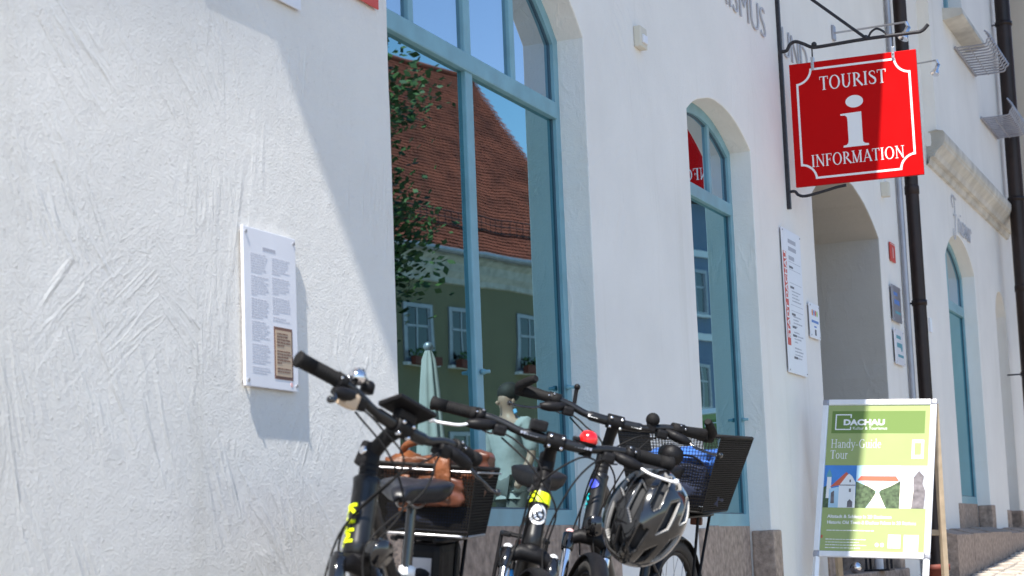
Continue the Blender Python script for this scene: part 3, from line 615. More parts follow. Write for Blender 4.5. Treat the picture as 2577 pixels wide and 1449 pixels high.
for (x0, x1, z0, mm, lb) in ((4.55, 5.165, 2.59, 'offwhite', 'pale board with a red figure cut off by the top edge, in the shade'), (5.30, 5.715, 2.73, 'print_red', 'orange-red board cut off by the top edge beside the large window')):
    e, w_, h_ = plate('notice_board', x0, x1, z0, z0+.8, lb, 'board', y=-.0145, m=mm, th=.006, screws=False)
    MB().box(-w_+.02, w_-.02, -h_+.02, h_-.02, -.014, -.0065).build('backing', M['matte'], e)
    if mm == 'offwhite': MB().rect(-w_+.05, w_-.06, -h_+.035, h_-.04, 0, .001).build('picture', M['print_red'], e)
e, w_, h_ = plate('opening_hours_plate', 11.10, 11.55, 1.915, 2.765, 'tall white notice plate with a vertical red band, left of the arched doorway', 'plate', y=-.018)
MB().rect(-w_, -w_+.075, -h_+.16, h_-.14, 0, .0008).build('red_band', M['print_red'], e)
text('STADT DACHAU', .082, M['white'], e, -w_+.067, -h_+.20, .0014, rot=R(90), bold=.0016, sx=.82)
for yy, h__, m_ in ((.36, .03, 'print_grey'), (.315, .03, 'print_grey'), (.26, .035, 'print_grey')): MB().rect(-.09, -.09+random.uniform(.12, .2), yy-.012, yy+.012, 0, .0007).build('printed_text', M[m_], e)
for yy in (.235, .19, .11, -.02, -.055): MB().rect(-.10, .19, yy, yy+.0025, 0, .0007).build('rule', M['print_grey'], e)
for yy in (.205, .085, -.075, -.15, -.2, -.33): MB().rect(-.09, .0, yy-.006, yy+.007, 0, .0008).build('printed_text', M['print_dark'], e)
textlines(M['print_grey'], e, -.06, .16, .06, -.01, .019, .008, rag=.6); textlines(M['print_grey'], e, -.06, .16, -.09, -.34, .019, .008, rag=.7, gap=5)
e, w_, h_ = plate('round_tour_plate', 11.70, 11.955, 2.17, 2.385, 'small white plate with coloured dots beside the doorway edge', 'plate', y=-.018)
for i, m_ in enumerate(('print_orange', 'print_blue', 'print_red', 'print_green')): MB().poly(arc(-.063+i*.042, .05, .017, .019, 0, 340, 14), 0, .0008).build('coloured_dot', M[m_], e)
MB().rect(-.09, .09, -.012, .004, 0, .0008).build('printed_text', M['print_blue'], e); MB().rect(-.03, .03, -.04, -.03, 0, .0008).build('printed_text', M['print_blue'], e); MB().rect(-.02, .02, -.088, -.052, 0, .0008).build('emblem', M['print_dark'], e)
e, w_, h_ = plate('house_number', 14.47, 14.66, 2.985, 3.125, 'small red enamel house number plate right of the arched doorway', 'sign', y=-.015, m='print_red', screws=False)
text('1', .11, M['white'], e, 0, -.04, .0008, align='CENTER', bold=.002); MB().rect(-.085, .085, .058, .062, 0, .0007).build('edge_line', M['white'], e)
for z0, z1, m_, lb, q in ((2.53, 2.80, 'zinc', 'upper of two small metal name plates right of the doorway, grey with blue print', 0), (2.21, 2.475, 'offwhite', 'lower of two small name plates right of the doorway, white with teal print', 1)):
    e, w_, h_ = plate('name_plate', 14.385, 14.72, z0, z1, lb, 'plate', y=-.022, m=m_)
    k_ = M['print_teal' if q else 'print_blue']
    MB().rect(-.11, .06 if q else .04, .06, .085, 0, .0008).build('printed_text', k_, e); MB().rect(-.10, .10, -.005, .03, 0, .0008).build('printed_text', k_, e)
    MB().rect(-.08, .13, -.075, -.055, 0, .0008).build('printed_text', M['print_teal'], e)
    if q: MB().poly(arc(.07, .0, .035, .03, 0, 330, 12), 0, .0012).build('emblem', k_, e)

# ================================================================ pavement sign (A-frame)
TL, TR, BL = at(2066, 1006, 11.56), at(2352, 1004, 11.30), at(2046, 1400, 11.23)
ax_, ay_ = (TR-TL), (TL-BL); PWd, PHt = ax_.length, ay_.length
mA = frame(BL+ax_/2, ax_, ay_)
af = empty('pavement_sign', 'aluminium pavement A-frame with a green mobile guide tour poster, by the doorway', 'sign', m=mA)
hw = PWd/2
MB().box(-hw+.015, hw-.015, .015, PHt-.015, -.012, -.002).build('back_board', M['offwhite'], af)
for a in ((-hw+.034, hw-.034, 0, .034), (-hw+.034, hw-.034, PHt-.034, PHt)): MB().box(a[0], a[1], a[2], a[3], -.016, .008, .006).build('rail', M['alu'], af)
for s_ in (-1, 1): MB().box(s_*hw-s_*.034, s_*hw, .034, PHt-.034, -.016, .008, .006).build('rail', M['alu'], af)
for s_ in (-1, 1):
    for y0 in (0, PHt-.034):
        MB().box(s_*(hw-.036), s_*(hw+.002), y0-.002, y0+.036, -.018, .007, .012).build('corner_cap', M['zinc'], af)
inv = mA.inverted(); up = inv.to_3x3() @ V((0, 0, 1))
def leg(x, z, tilt, m, name='leg', y0=0., w_=.03):
    o = mA @ V((x, y0, z)); d = mA.to_3x3() @ V((0, -1, tilt)); t = (o.z-zg(o.x))/(-d.z); q = inv @ (o+d*t)
    MB().tube([(x, y0, z), q], w_*.62, 4, smooth=False).build(name, M[m], af); return q
for s_ in (-1, 1): leg(s_*(hw-.02), -.004, 0, 'alu')
for s_ in (-1, 1): leg(s_*(hw-.02), -.03, -.60, 'wood', 'back_leg', PHt-.02, .036)
MB().box(-hw+.034, hw-.034, .25, .28, -.44, -.42).build('back_rail', M['wood'], af)
pw, p0, p1 = hw-.036, .036, PHt-.036; pz = .0
MB().rect(-pw, pw, p0, p1, -.0015, pz).build('poster', M['poster'], af)
U = 2*pw; Hh = p1-p0
def PX(u): return -pw+U*u
def PY(v): return p1-Hh*v
def pr(u0, u1, v0, v1, m, z=.0005, name='print_block'): return MB().rect(PX(u0), PX(u1), PY(v1), PY(v0), 0, z).build(name, M[m], af)
def pp(pts, m, z, name): return MB().poly([(PX(u), PY(v)) for u, v in pts], 0, z).build(name, M[m], af)
pr(.04, .955, .04, .195, 'poster_dark', .0004, 'header_band')
lg = MB()
for u0, u1, v0, v1 in ((.075, .087, .062, .172), (.087, .235, .062, .0695), (.223, .235, .0695, .088), (.087, .235, .1645, .172), (.223, .235, .150, .1645)): lg.rect(PX(u0), PX(u1), PY(v1), PY(v0), 0, .0010)
lg.build('logo', M['white'], af)
text('DACHAU', .047, M['white'], af, PX(.155), PY(.137), .001, bold=.0022, sx=1.22)
text('Kultur & Tourismus', .026, M['white'], af, PX(.25), PY(.170), .001, sx=.96)
serif('Handy-Guide', .052, M['white'], af, PX(.045), PY(.297), .001, align='LEFT', sx=.86, trk=.035)
serif('Tour', .052, M['white'], af, PX(.045), PY(.373), .001, align='LEFT', sx=.86, trk=.035)
ph = MB()
for u0, u1, v0, v1 in ((.84, .865, .24, .37), (.93, .955, .24, .37), (.865, .93, .24, .262), (.865, .93, .345, .37)): ph.rect(PX(u0), PX(u1), PY(v1), PY(v0), 0, .001)
ph.build('phone_symbol', M['white'], af)
va, vb = .418, .708
pr(0, .315, va, vb, 'sky_print', .0004, 'picture'); pr(.315, .745, va, vb, 'sky_pale', .0004, 'picture'); pr(.745, 1, va, vb, 'sky_grey', .0004, 'picture')
def q_(u, v): return (u, va+(vb-va)*v)
pp([q_(*p) for p in ((0, 1), (0, .52), (.05, .45), (.09, .6), (.08, 1))], 'tree_print', .0006, 'print_tree')
pp([q_(*p) for p in ((.025, .78), (.03, .28), (.07, .28), (.075, .78))], 'white', .0007, 'print_tower'); pp([q_(*p) for p in ((.02, .28), (.03, .18), (.048, .08), (.066, .18), (.078, .28))], 'print_teal', .0008, 'print_dome')
pp([q_(*p) for p in ((.055, 1), (.055, .56), (.16, .5), (.16, 1))], 'sky_pale', .0008, 'print_church_side'); pp([q_(*p) for p in ((.075, .9), (.075, .65), (.105, .60), (.11, .9))], 'stone_print', .0010, 'print_church_window')
pp([q_(*p) for p in ((.15, 1), (.15, .46), (.21, .26), (.245, .20), (.275, .26), (.31, .40), (.315, 1))], 'white', .0009, 'print_gable')
pp([q_(*p) for p in ((.06, .52), (.215, .16), (.235, .2), (.155, .47))], 'roof_print', .0011, 'print_church_roof')
for p in (((.25, .34), (.265, .34), (.265, .40), (.25, .40)), ((.25, .55), (.27, .55), (.27, .63), (.25, .63)), ((.24, .99), (.24, .86), (.262, .80), (.29, .86), (.29, .99)), ((.155, .46), (.31, .46), (.31, .48), (.155, .48))): pp([q_(*t) for t in p], 'stone_print', .0013, 'print_detail')
pp([q_(*p) for p in ((.325, .36), (.36, .25), (.70, .25), (.735, .37))], 'roof_print', .0008, 'print_palace_roof'); pp([q_(*p) for p in ((.40, .37), (.735, .37), (.70, .60), (.40, .58))], 'sand_print', .0007, 'print_palace')
pp([q_(*p) for p in ((.315, 1), (.315, .38), (.39, .45), (.44, .50), (.51, .60), (.515, .68), (.42, 1))], 'tree_print', .0009, 'print_hedge'); pp([q_(*p) for p in ((.745, 1), (.745, .36), (.66, .48), (.56, .58), (.535, .68), (.62, 1))], 'tree_print', .0009, 'print_hedge')
pp([q_(*p) for p in ((.43, 1), (.52, .62), (.54, .62), (.615, 1))], 'sand_print', .0011, 'print_path')
pp([q_(*p) for p in ((.745, 1), (.745, .45), (.80, .38), (.88, .5), (.88, 1))], 'sand_print', .0007, 'print_wall'); pp([q_(*p) for p in ((.86, 1), (.875, .6), (.87, .28), (.92, .12), (.97, .24), (.96, .42), (.99, .6), (.98, 1))], 'stone_print', .0009, 'print_statue')
for v, s_, u1 in ((.775, .0225, .70), (.818, .0225, .95)): pass
text('Altstadt & Schloss in 20 Stationen', .027, M['white'], af, PX(.055), PY(.778), .001, bold=.0007, sx=1.0)
text('Historic Old Town & Dachau Palace in 20 Stations', .027, M['white'], af, PX(.055), PY(.818), .001, bold=.0007, sx=.92)
textlines(M['white'], af, PX(.055), PX(.53), PY(.865), PY(.866), .02, .006, .001, rag=.05)
textlines(M['white'], af, PX(.05), PX(.45), PY(.925), PY(.985), .0165, .005, .001, rag=.25)
pr(.005, .02, .895, .915, 'print_red', .0009, 'emblem')
pr(.655, .775, .885, .975, 'white', .0009, 'white_square'); pr(.805, .945, .885, 1., 'white', .0009, 'white_square'); pr(.84, .91, .965, .968, 'print_dark', .0014, 'rule'); pr(.845, .87, .915, .918, 'print_dark', .0014, 'rule'); pr(.885, .888, .905, .925, 'print_dark', .0014, 'rule')
for u in (.55, .60): MB().poly(arc(PX(u), PY(.955), .011, .012, 0, 340, 16), 0, .001).build('icon', M['white'], af)

# things standing in the doorway behind the A-frame
p = at(2152, 1412, 12.45)
tag(MB().ball((p.x, p.y, .735+.036), .037, 24).build('mirror_ball', M['chrome']), 'small mirror ball on the granite door step behind the A-frame', 'ball')
e = empty('lantern', 'dark glazed lantern box on the door step behind the A-frame', 'lantern', m=Matrix.Translation(V((CAM+(cf+cr*((2213-PW/2)/FPX)-cu*((1430-PH/2)/FPX))*13.1).xy).to_3d()+V((0, 0, .735))))
for sx in (-.07, .07):
    for sy in (-.07, .07): MB().box(sx-.008, sx+.008, sy-.008, sy+.008, 0, .2).build('post', M['iron'], e)
MB().box(-.09, .09, -.09, .09, .2, .215).build('lid', M['iron'], e); MB().box(-.085, .085, -.085, .085, -.0, .012).build('base', M['iron'], e); MB().tube([(0, 0, .012), (0, 0, .1)], .03, 14).build('candle', M['offwhite'], e)
p = at(2357, 1440, 13.6)
e = empty('flower_pot', 'dark red terracotta pot on the paving behind the right leg of the A-frame', 'pot', m=Matrix.Translation((p.x, min(p.y, -.25), zg(p.x))))
MB().lathe([(0, 0), (.06, 0), (.085, .20), (.095, .20), (.095, .24), (.085, .24), (.08, .21), (0, .20)], n=24).build('pot', M['terracotta'], e); MB().lathe([(0, .205), (.079, .205)], n=18).build('soil', M['bark'], e)

# ================================================================ bicycles
S_ = V((-.358, 0, .934)); HB = V((.36, 0, .77)); STL = .265
def bike_matrix(x, y, head, lean):
    fw = V((math.cos(head), math.sin(head), .03*math.cos(head))).normalized(); lf = V((0, 0, 1)).cross(fw).normalized(); up = fw.cross(lf)
    return Matrix.Translation((x, y, zg(x))) @ Matrix((fw, lf, up)).transposed().to_4x4() @ Matrix.Rotation(lean, 4, 'X')
def steer_matrix(a): return Matrix.Translation(HB) @ Matrix.Rotation(a, 4, S_) @ Matrix.Translation(-HB)
def wheel(bike, c, xf, rim='matte', rw=.019):
    w_ = empty('wheel'); w_.parent = bike
    t = MB(xf); t.ring(c, .335, rw, (0, 1, 0), 56, 10); 
    for k in range(80):                                        # tread blocks
        a = 2*math.pi*k/80
        for s_ in (-1, 1):
            r_ = .335+rw*.93; p = V(c)+V((math.cos(a)*r_, s_*.007, math.sin(a)*r_)); d = V((math.cos(a), 0, math.sin(a))); q = V((-math.sin(a), 0, math.cos(a)))
            t.add([p+q*.008+V((0, .005, 0))-d*.004, p-q*.008+V((0, .005, 0))-d*.004, p-q*.008-V((0, .005, 0))-d*.004, p+q*.008-V((0, .005, 0))-d*.004, p+q*.006+V((0, .004, 0))+d*.003, p-q*.006+V((0, .004, 0))+d*.003, p-q*.006-V((0, .004, 0))+d*.003, p+q*.006-V((0, .004, 0))+d*.003], [(4, 5, 6, 7), (0, 1, 5, 4), (1, 2, 6, 5), (2, 3, 7, 6), (3, 0, 4, 7)])
    t.build('tyre', M['tyre'], w_)
    MB(xf).ring(c, .311, .010, (0, 1, 0), 56, 8, fl=1.1).build('rim', M[rim], w_)
    sp = MB(xf)
    for k in range(28):
        a = 2*math.pi*k/28; s_ = 1 if k % 2 else -1; b_ = a+(.9 if (k//2) % 2 else -.9)
        sp.tube([V(c)+V((math.cos(b_)*.026, s_*.03, math.sin(b_)*.026)), V(c)+V((math.cos(a)*.304, 0, math.sin(a)*.304))], .0011, 4, cap=False)
    sp.build('spokes', M['steel'], w_)
    MB(xf).tube([V(c)-V((0, .055, 0)), V(c)+V((0, .055, 0))], .011, 10).lathe([(.0, -.035), (.03, -.035), (.03, -.028), (.018, -.02), (.018, .02), (.03, .028), (.03, .035), (0, .035)], c, (0, 1, 0), 16).build('hub', M['matte'], w_)
def guard(c, xf, a0, a1, R_=.375, w_=.028, n=22):
    b = MB(xf); vs = []
    for i in range(n+1):
        a = R(a0+(a1-a0)*i/n)
        for t in (-1, -.6, 0, .6, 1): 
            rr = R_-.012*t*t; vs.append(V(c)+V((math.cos(a)*rr, w_*t, math.sin(a)*rr)))
        for t in (1, .6, 0, -.6, -1):
            rr = R_-.0035-.012*t*t; vs.append(V(c)+V((math.cos(a)*rr, w_*t*.97, math.sin(a)*rr)))
    return b.add(vs, [(i*10+k, i*10+(k+1) % 10, (i+1)*10+(k+1) % 10, (i+1)*10+k) for i in range(n) for k in range(10)], True)
def grip(xf, p0, p1, style, bike, m='rubber'):
    d = (V(p1)-V(p0)); L = d.length; pr_ = []
    if style == 'ribbed':
        pr_ = [(0, 0), (.0175, 0), (.0185, .004), (.0185, .012)]
        k = 0; h = .014
        while h < L*.62:
            pr_ += [(.0172, h), (.0172, h+.003), (.0160, h+.0035), (.0160, h+.0055)]; h += .0065
        pr_ += [(.0172, L*.64), (.0175, L*.9), (.0195, L*.93), (.0195, L*.985), (.0165, L), (0, L+.0005)]
    else:
        pr_ = [(0, 0), (.019, 0), (.019, .02), (.0165, .03), (.0165, L*.45), (.0205, L*.85), (.020, L*.97), (.015, L), (0, L)]
    return MB(xf).lathe(pr_, p0, d, 18).build('grip', M[m], bike)
def lever(xf, o, side, bike, silver=False, bl=1., drop=0.):
    """brake clamp, reservoir body and blade; o is the clamp spot on the bar, side +1 = bike's left"""
    o = V(o); e = empty('brake_lever'); e.parent = bike
    MB(xf).lathe([(.0135, -.011), (.019, -.011), (.019, .011), (.0135, .011)], o, (0, side, .05), 16).build('clamp', M['matte'], e)
    b = MB(xf); b.tube(bez([o+V((.012, -side*.045, -.014)), o+V((.028, -side*.02, -.022)), o+V((.034, side*.012, -.028)), o+V((.032, side*.035, -.032))], 5), [.010, .012, .013, .014, .0155, .016, .016, .016, .016, .016, .015, .014, .013, .012, .010, .008], 10); b.build('body', M['matte'], e)
    b = MB(xf); b.tube(bez([o+V((.034, side*.03, -.032)), o+V((.050, side*(.03+.025*bl), -.042-drop*.3)), o+V((.056, side*(.03+.055*bl), -.046-drop*.7)), o+V((.052, side*(.03+.085*bl), -.048-drop)), o+V((.058, side*(.03+.098*bl), -.046-drop))], 5), .0066, 8, flat=.62); b.build('blade', M['alu' if silver else 'gloss'], e)
    MB(xf).ball(o+V((.058, side*(.03+.1*bl), -.046-drop)), .0085, 10).build('lever_tip', M['alu' if silver else 'gloss'], e)
    for q in ((-.004, .02), (.012, .004)): MB(xf).ball(o+V((.018, q[0]*side, q[1]*.5+.004)), .0035, 8).build('bolt', M['chrome'], e)
    s_ = MB(xf); s_.box(o.x-.004, o.x+.036, o.y-side*.058-.018, o.y-side*.058+.018, o.z-.042, o.z-.012, .008); s_.build('shifter', M['matte'], e)
    MB(xf).tube([o+V((.0, -side*.058, -.036)), o+V((-.026, -side*.04, -.040)), o+V((-.036, -side*.02, -.036))], .0045, 8, flat=.6).build('shift_paddle', M['gloss'], e)
    return e
def make_bike(label, pose, st, sf, su, half, back, rise, sad, cfg):
    B = empty('bicycle', label, 'bicycle', 'bicycles parked along the facade', m=bike_matrix(*pose)); XF = steer_matrix(st); top = HB+S_*STL
    paint = M[cfg.get('paint', 'black')]; clamp = top+V((sf, 0, su)); BBp = V((-.12, 0, .29)); RA = V((-.56, 0, .355)); FA = V((.575, 0, .355)); ST = V((-.27, 0, .66+cfg.get('seat_up', 0)))
    hr = cfg.get('head_r', .027); ht0, ht1 = HB+S_*.0, HB+S_*cfg.get('head_len', .175)
    f_ = MB(); f_.tube([ht0+S_*.05, BBp+V((.02, 0, .02))], [hr*1.05, .034], 14); f_.tube([ht1-S_*.03, V((-.04, 0, .72)), ST+V((.01, 0, -.04))], [.021, .019, .017], 12); f_.tube([BBp, ST], .017, 12)
    for s_ in (-1, 1):
        f_.tube([BBp+V((0, s_*.03, 0)), RA+V((.1, s_*.06, -.01)), RA+V((0, s_*.065, 0))], [.013, .011, .009], 8); f_.tube([ST+V((-.005, s_*.014, -.07)), RA+V((0, s_*.065, .02))], .008, 8)
    f_.build('frame', paint, B)
    MB().lathe([(hr*.9, 0), (hr*1.05, .004), (hr, .03), (hr*.97, .09), (hr, (ht1-ht0).length-.02), (hr*1.06, (ht1-ht0).length-.004), (hr*.9, (ht1-ht0).length)], ht0, S_, 22).build('head_tube', paint, B)
    if cfg.get('battery'):
        d = (BBp-HB).normalized(); m_ = HB+d*.30; MB(Matrix.Translation(m_) @ d.to_track_quat('X', 'Z').to_matrix().to_4x4()).box(-.17, .17, -.036, .036, .035, .10, .018).build('battery', M['matte'], B)
    # fork
    fk = empty('fork'); fk.parent = B; cr_ = HB-S_*.025
    b = MB(XF); b.lathe([(hr*1.0, 0), (hr*1.18, -.004), (hr*1.18, -.020), (hr*.9, -.026)], HB, S_, 20); b.tube([cr_+V((.005, -.062, -.012)), cr_+V((.008, -.03, .006)), cr_+V((.008, .03, .006)), cr_+V((.005, .062, -.012))], [.019, .022, .022, .019], 12); b.build('crown', M['matte'], fk)
    for s_ in (-1, 1):
        o = cr_+V((.012, s_*.062, -.012)); ft = FA+V((-.02, s_*.062, .02)); d = (ft-o).normalized()
        MB(XF).tube([o+d*.0, o+d*.17], .0142, 14).build('stanchion', M['chrome'], fk); MB(XF).tube([o+d*.135, o+d*.16, ft], [.019, .0215, .017], 14).build('fork_leg', M['matte'], fk)
        MB(XF).lathe([(.018, -.035), (.0195, -.03), (.0195, .018), (.014, .022)], o, -d, 14).build('fork_cap', M['gloss'], fk)
        MB(XF).lathe([(.013, .020), (.012, .030), (.006, .034), (0, .0345)], o, -d, 14).build('fork_knob', M[cfg.get('cap', 'gloss')], fk)
    wheel(B, FA, XF, 'matte', cfg.get('tyre', .02)); wheel(B, RA, None, 'matte', cfg.get('tyre', .02))
    if cfg.get('fender', True): guard(FA, XF, 20, 165).build('mudguard', M['matte'], B)
    guard(RA, None, -10, 190).build('mudguard', M['matte'], B)
    # steerer, stem, bar
    MB(XF).lathe([(.021, 0), (.022, .004), (.022, .014), (.0205, .016), (.022, .018), (.022, .03), (.0185, .034), (.0185, (top-ht1).length)], ht1, S_, 18).build('headset', M['matte'], B)
    sm_ = empty('stem'); sm_.parent = B; b = MB(XF)
    b.lathe([(.0, -.048), (.021, -.048), (.0225, -.044), (.0225, .004), (.019, .008), (0, .009)], top, S_, 18); b.tube([top-S_*.018, top+(clamp-top)*.5, clamp], [.019, .0175, .0205], 14); b.build('stem_body', M['matte'], sm_)
    MB(XF).lathe([(.0165, -.026), (.0225, -.026), (.0235, -.02), (.0235, .02), (.0225, .026), (.0165, .026)], clamp, (0, 1, 0), 18).build('face_plate', M['matte'], sm_)
    for q in ((.022, .017, .012), (.022, -.017, .012), (.020, .017, -.016), (.020, -.017, -.016)): MB(XF).lathe([(0, .0045), (.0042, .0045), (.0048, 0), (.0048, -.006)], clamp+V(q), (1, 0, .2), 10).build('bolt', M['chrome'], sm_)
    if cfg.get('side_bolt'):
        for s_ in (-1, 1): MB(XF).lathe([(0, .006), (.004, .006), (.008, .005), (.0105, .002), (.0115, -.004)], top+V((0, s_*.0225, -.014)), (0, s_, 0), 16).build('bolt', M['chrome'], sm_)
        MB(XF).box(top.x-.022, top.x+.022, top.y-.019, top.y+.019, top.z-.05, top.z+.012, .009).build('stem_block', M['matte'], sm_)
    hb = []
    for s_ in (-1, 1):
        hb.append([clamp+V((0, 0, 0)), clamp+V((.002, s_*.05, 0)), clamp+V((0, s_*.10, rise*.15)), clamp+V((-.006-back*.1, s_*.155, rise*.7)), clamp+V((-back*.35, s_*.21, rise*.92)), clamp+V((-back, s_*half, rise))])
    full = list(reversed(hb[0]))[:-1]+hb[1]; pa = bez(full, 5); rr = [.0152 if abs((p-clamp).y) < .085 else .0115 for p in pa]
    MB(XF).tube(pa, rr, 12).build('handlebar', M['black'], B)
    E_ = {}
    for s_ in (-1, 1):
        e1 = clamp+V((-back, s_*half, rise)); e0 = clamp+V((-back*.35, s_*.21, rise*.92)); d = (e1-e0).normalized(); gl = cfg.get('grip_len', .125); E_[s_] = (e1-d*gl, e1+d*.004, d)
        grip(XF, e1-d*gl, e1+d*.004, cfg.get('grip', 'ribbed'), B)
        if cfg.get('bar_end'):
            q = e1+d*.008; b = MB(XF); b.lathe([(.0, -.016), (.021, -.016), (.022, .012), (.0, .014)], q, d, 16); b.tube(bez([q, q+V((.03, s_*.006, .012)), q+V((.058, -s_*.012, .03)), q+V((.085, -s_*.03, .045))], 5), [.016]*6+[.0145]*6+[.013]*3+[.010], 12); b.build('bar_end', M['rubber'], B)
        lv = clamp+V((-back*.35, s_*.21, rise*.92)) + (e1-e0)*max(0., (1-(gl+.022)/(e1-e0).length))
        lever(XF, lv, s_, B, cfg.get('silver', False), bl=cfg.get('blade', 1.) if s_ < 0 else 1., drop=cfg.get('drop', 0.)); E_[s_] += (lv,)
    # saddle and post
    MB().tube([ST+V((.02, 0, -.1)), V((-.285, 0, sad-.045))], .0136, 12).build('seat_post', M[cfg.get('post', 'gloss')], B); MB().lathe([(.017, -.015), (.022, -.012), (.022, .012), (.017, .014)], ST, (ST-BBp), 16).build('seat_clamp', M['alu'], B)
    s_ = empty('saddle'); s_.parent = B; vs = []; nn = 16; secs = [(-.095, .012, .010, -.022), (-.115, .021, .020, -.006), (-.17, .027, .026, 0.), (-.22, .040, .030, .0), (-.27, .064, .033, .004), (-.31, .082, .036, .010), (-.345, .086, .036, .014), (-.368, .072, .030, .012), (-.380, .03, .018, .004)]
    for x, w2, h2_, dz in secs:
        w2 *= cfg.get('saddle_w', 1.)
        for k in range(nn):
            a = 2*math.pi*k/nn; y_ = w2*math.cos(a); z_ = (h2_*.45*math.sin(a) if math.sin(a) > 0 else h2_*1.9*math.sin(a)*(.30+.70*abs(math.cos(a))**.5)); groove = -.006*math.exp(-(y_/.012)**2) if math.sin(a) > 0 and x < -.15 else 0
            vs.append((x, y_, sad+dz+z_+groove))
    b = MB(); m_ = len(secs); b.add(vs, [(i*nn+k, (i+1)*nn+k, (i+1)*nn+(k+1) % nn, i*nn+(k+1) % nn) for i in range(m_-1) for k in range(nn)]+[tuple(range(nn)), tuple(reversed(range((m_-1)*nn, m_*nn)))], True); b.build('seat', M[cfg.get('saddle_m', 'navy')], s_)
    for q in (-1, 1): MB().tube(bez([(-.12, q*.012, sad-.022), (-.2, q*.02, sad-.045), (-.30, q*.024, sad-.044), (-.35, q*.03, sad-.02)], 4), .0035, 6).build('rail', M['steel'], s_)
    # carrier, light, cranks, stand
    c_ = empty('carrier'); c_.parent = B; zc = cfg.get('carrier_z', .78); b = MB()
    for q in (-1, 1):
        b.tube(bez([(-.36, q*.05, zc), (-.42, q*.07, zc), (-.78, q*.07, zc), (-.81, q*.04, zc)], 4), .006, 8); b.tube([(-.60, q*.072, zc), RA+V((0, q*.072, .02))], .0055, 8); b.tube([(-.75, q*.072, zc), RA+V((-.01, q*.072, .03))], .0055, 8)
    for x in (-.44, -.56, -.68, -.81): b.tube([(x, -.07, zc), (x, .07, zc)], .005, 6)
    b.build('carrier_frame', M['matte'], c_); MB().box(-.845, -.822, -.022, .022, zc-.045, zc-.015, .006).build('rear_light', M['leather_dark'], c_)
    if cfg.get('rear_battery'): MB().box(-.46, -.80, -.055, .055, zc-.125, zc-.012, .022).build('battery', M['matte'], B); MB().box(-.452, -.458, -.03, .03, zc-.1, zc-.05, .001).build('battery_label', M['zinc'], B)
    MB().lathe([(0, -.05), (.05, -.05), (.06, -.045), (.06, .045), (.05, .05), (0, .05)], BBp, (0, 1, 0), 24).build('motor', M['matte'], B)
    MB().lathe([(.075, -.002), (.085, -.002), (.085, .002), (.075, .002), (.075, -.002)], BBp+V((0, -.058, 0)), (0, 1, 0), 36).build('chainring', M['steel'], B)
    for q, a in ((-1, .6), (1, .6+math.pi)):
        t = BBp+V((math.cos(a)*.17, q*.085, math.sin(a)*.17)); MB().tube([BBp+V((0, q*.07, 0)), t], [.014, .011], 10).build('crank', M['gloss'], B); MB().box(t.x-.045, t.x+.045, t.y+q*.015, t.y+q*.10, t.z-.012, t.z+.012, .005).build('pedal', M['rubber'], B)
    l0 = V((-.40, .075, .33)); dn = Matrix.Rotation(-pose[3], 3, 'X') @ V((.12, .25, -1)); MB().tube([l0, l0+dn.normalized()*(.33/abs(dn.normalized().z))], .009, 10).build('kickstand', M['matte'], B)
    # front lamp
    if cfg.get('lamp', True):
        o = HB+S_*.03+V((.07, 0, .0)); MB(XF).lathe([(0, -.035), (.018, -.034), (.03, -.01), (.033, .012), (.031, .018), (.0, .02)], o, (1, 0, -.08), 18).build('headlamp', M['gloss'], B)
    # cables
    def cable(p, r_=.0027): MB().tube(bez(p, 9), r_, 6).build('cable', M['rubber'], B)
    for pts in cfg.get('cables', []):
        q = []
        for t in pts:
            if t[0] == 'L': q.append(XF @ (E_[t[1]][3]+V(t[2])))
            elif t[0] == 'H': q.append(V((0, 0, 0))+HB+S_*t[1]+V(t[2]))
            elif t[0] == 'S': q.append(XF @ (clamp+V(t[1])))
        cable(q)
    return B, XF, clamp, E_, top
CBL = [[('L', -1, (.02, .06, -.03)), ('S', (.05, -.10, -.03)), ('S', (.09, -.03, -.09)), ('H', .07, (.04, -.03, 0)), ('H', -.1, (.05, -.06, 0))],
       [('L', 1, (.02, -.06, -.03)), ('S', (.05, .10, -.04)), ('S', (.10, .05, -.12)), ('H', .03, (.05, .03, 0)), ('H', -.12, (.03, .05, 0))],
       [('L', -1, (.01, .07, -.045)), ('S', (.07, -.06, -.08)), ('S', (.08, .03, -.17)), ('H', .02, (.02, .04, 0)), ('H', -.1, (-.05, .04, 0))],
       [('L', 1, (.01, -.07, -.045)), ('S', (.08, .06, -.03)), ('S', (.07, -.03, -.13)), ('H', .06, (.02, -.035, 0)), ('H', -.08, (-.05, -.035, 0))]]
def decal(xf, o, n, up, m, parent, kind):
    """badges and lettering wrapped on a tube: o centre on the surface, n outward, up along the tube"""
    pass
# --- left bicycle
PL = (4.376, -.541, R(194.0), R(-5.9)); SLt = R(59.0)
B1, X1, C1, E1, T1 = make_bike('leftmost black bicycle with lime lettering, handlebar turned and brown bag in its basket', PL, SLt, .061, .064, .318, .05, .03, .924,
    dict(battery=True, rear_battery=True, head_r=.031, head_len=.19, cables=CBL, side_bolt=True, grip='ribbed', saddle_w=1.15, blade=.25, carrier_z=.79, seat_up=.05, drop=.01, fender=True))
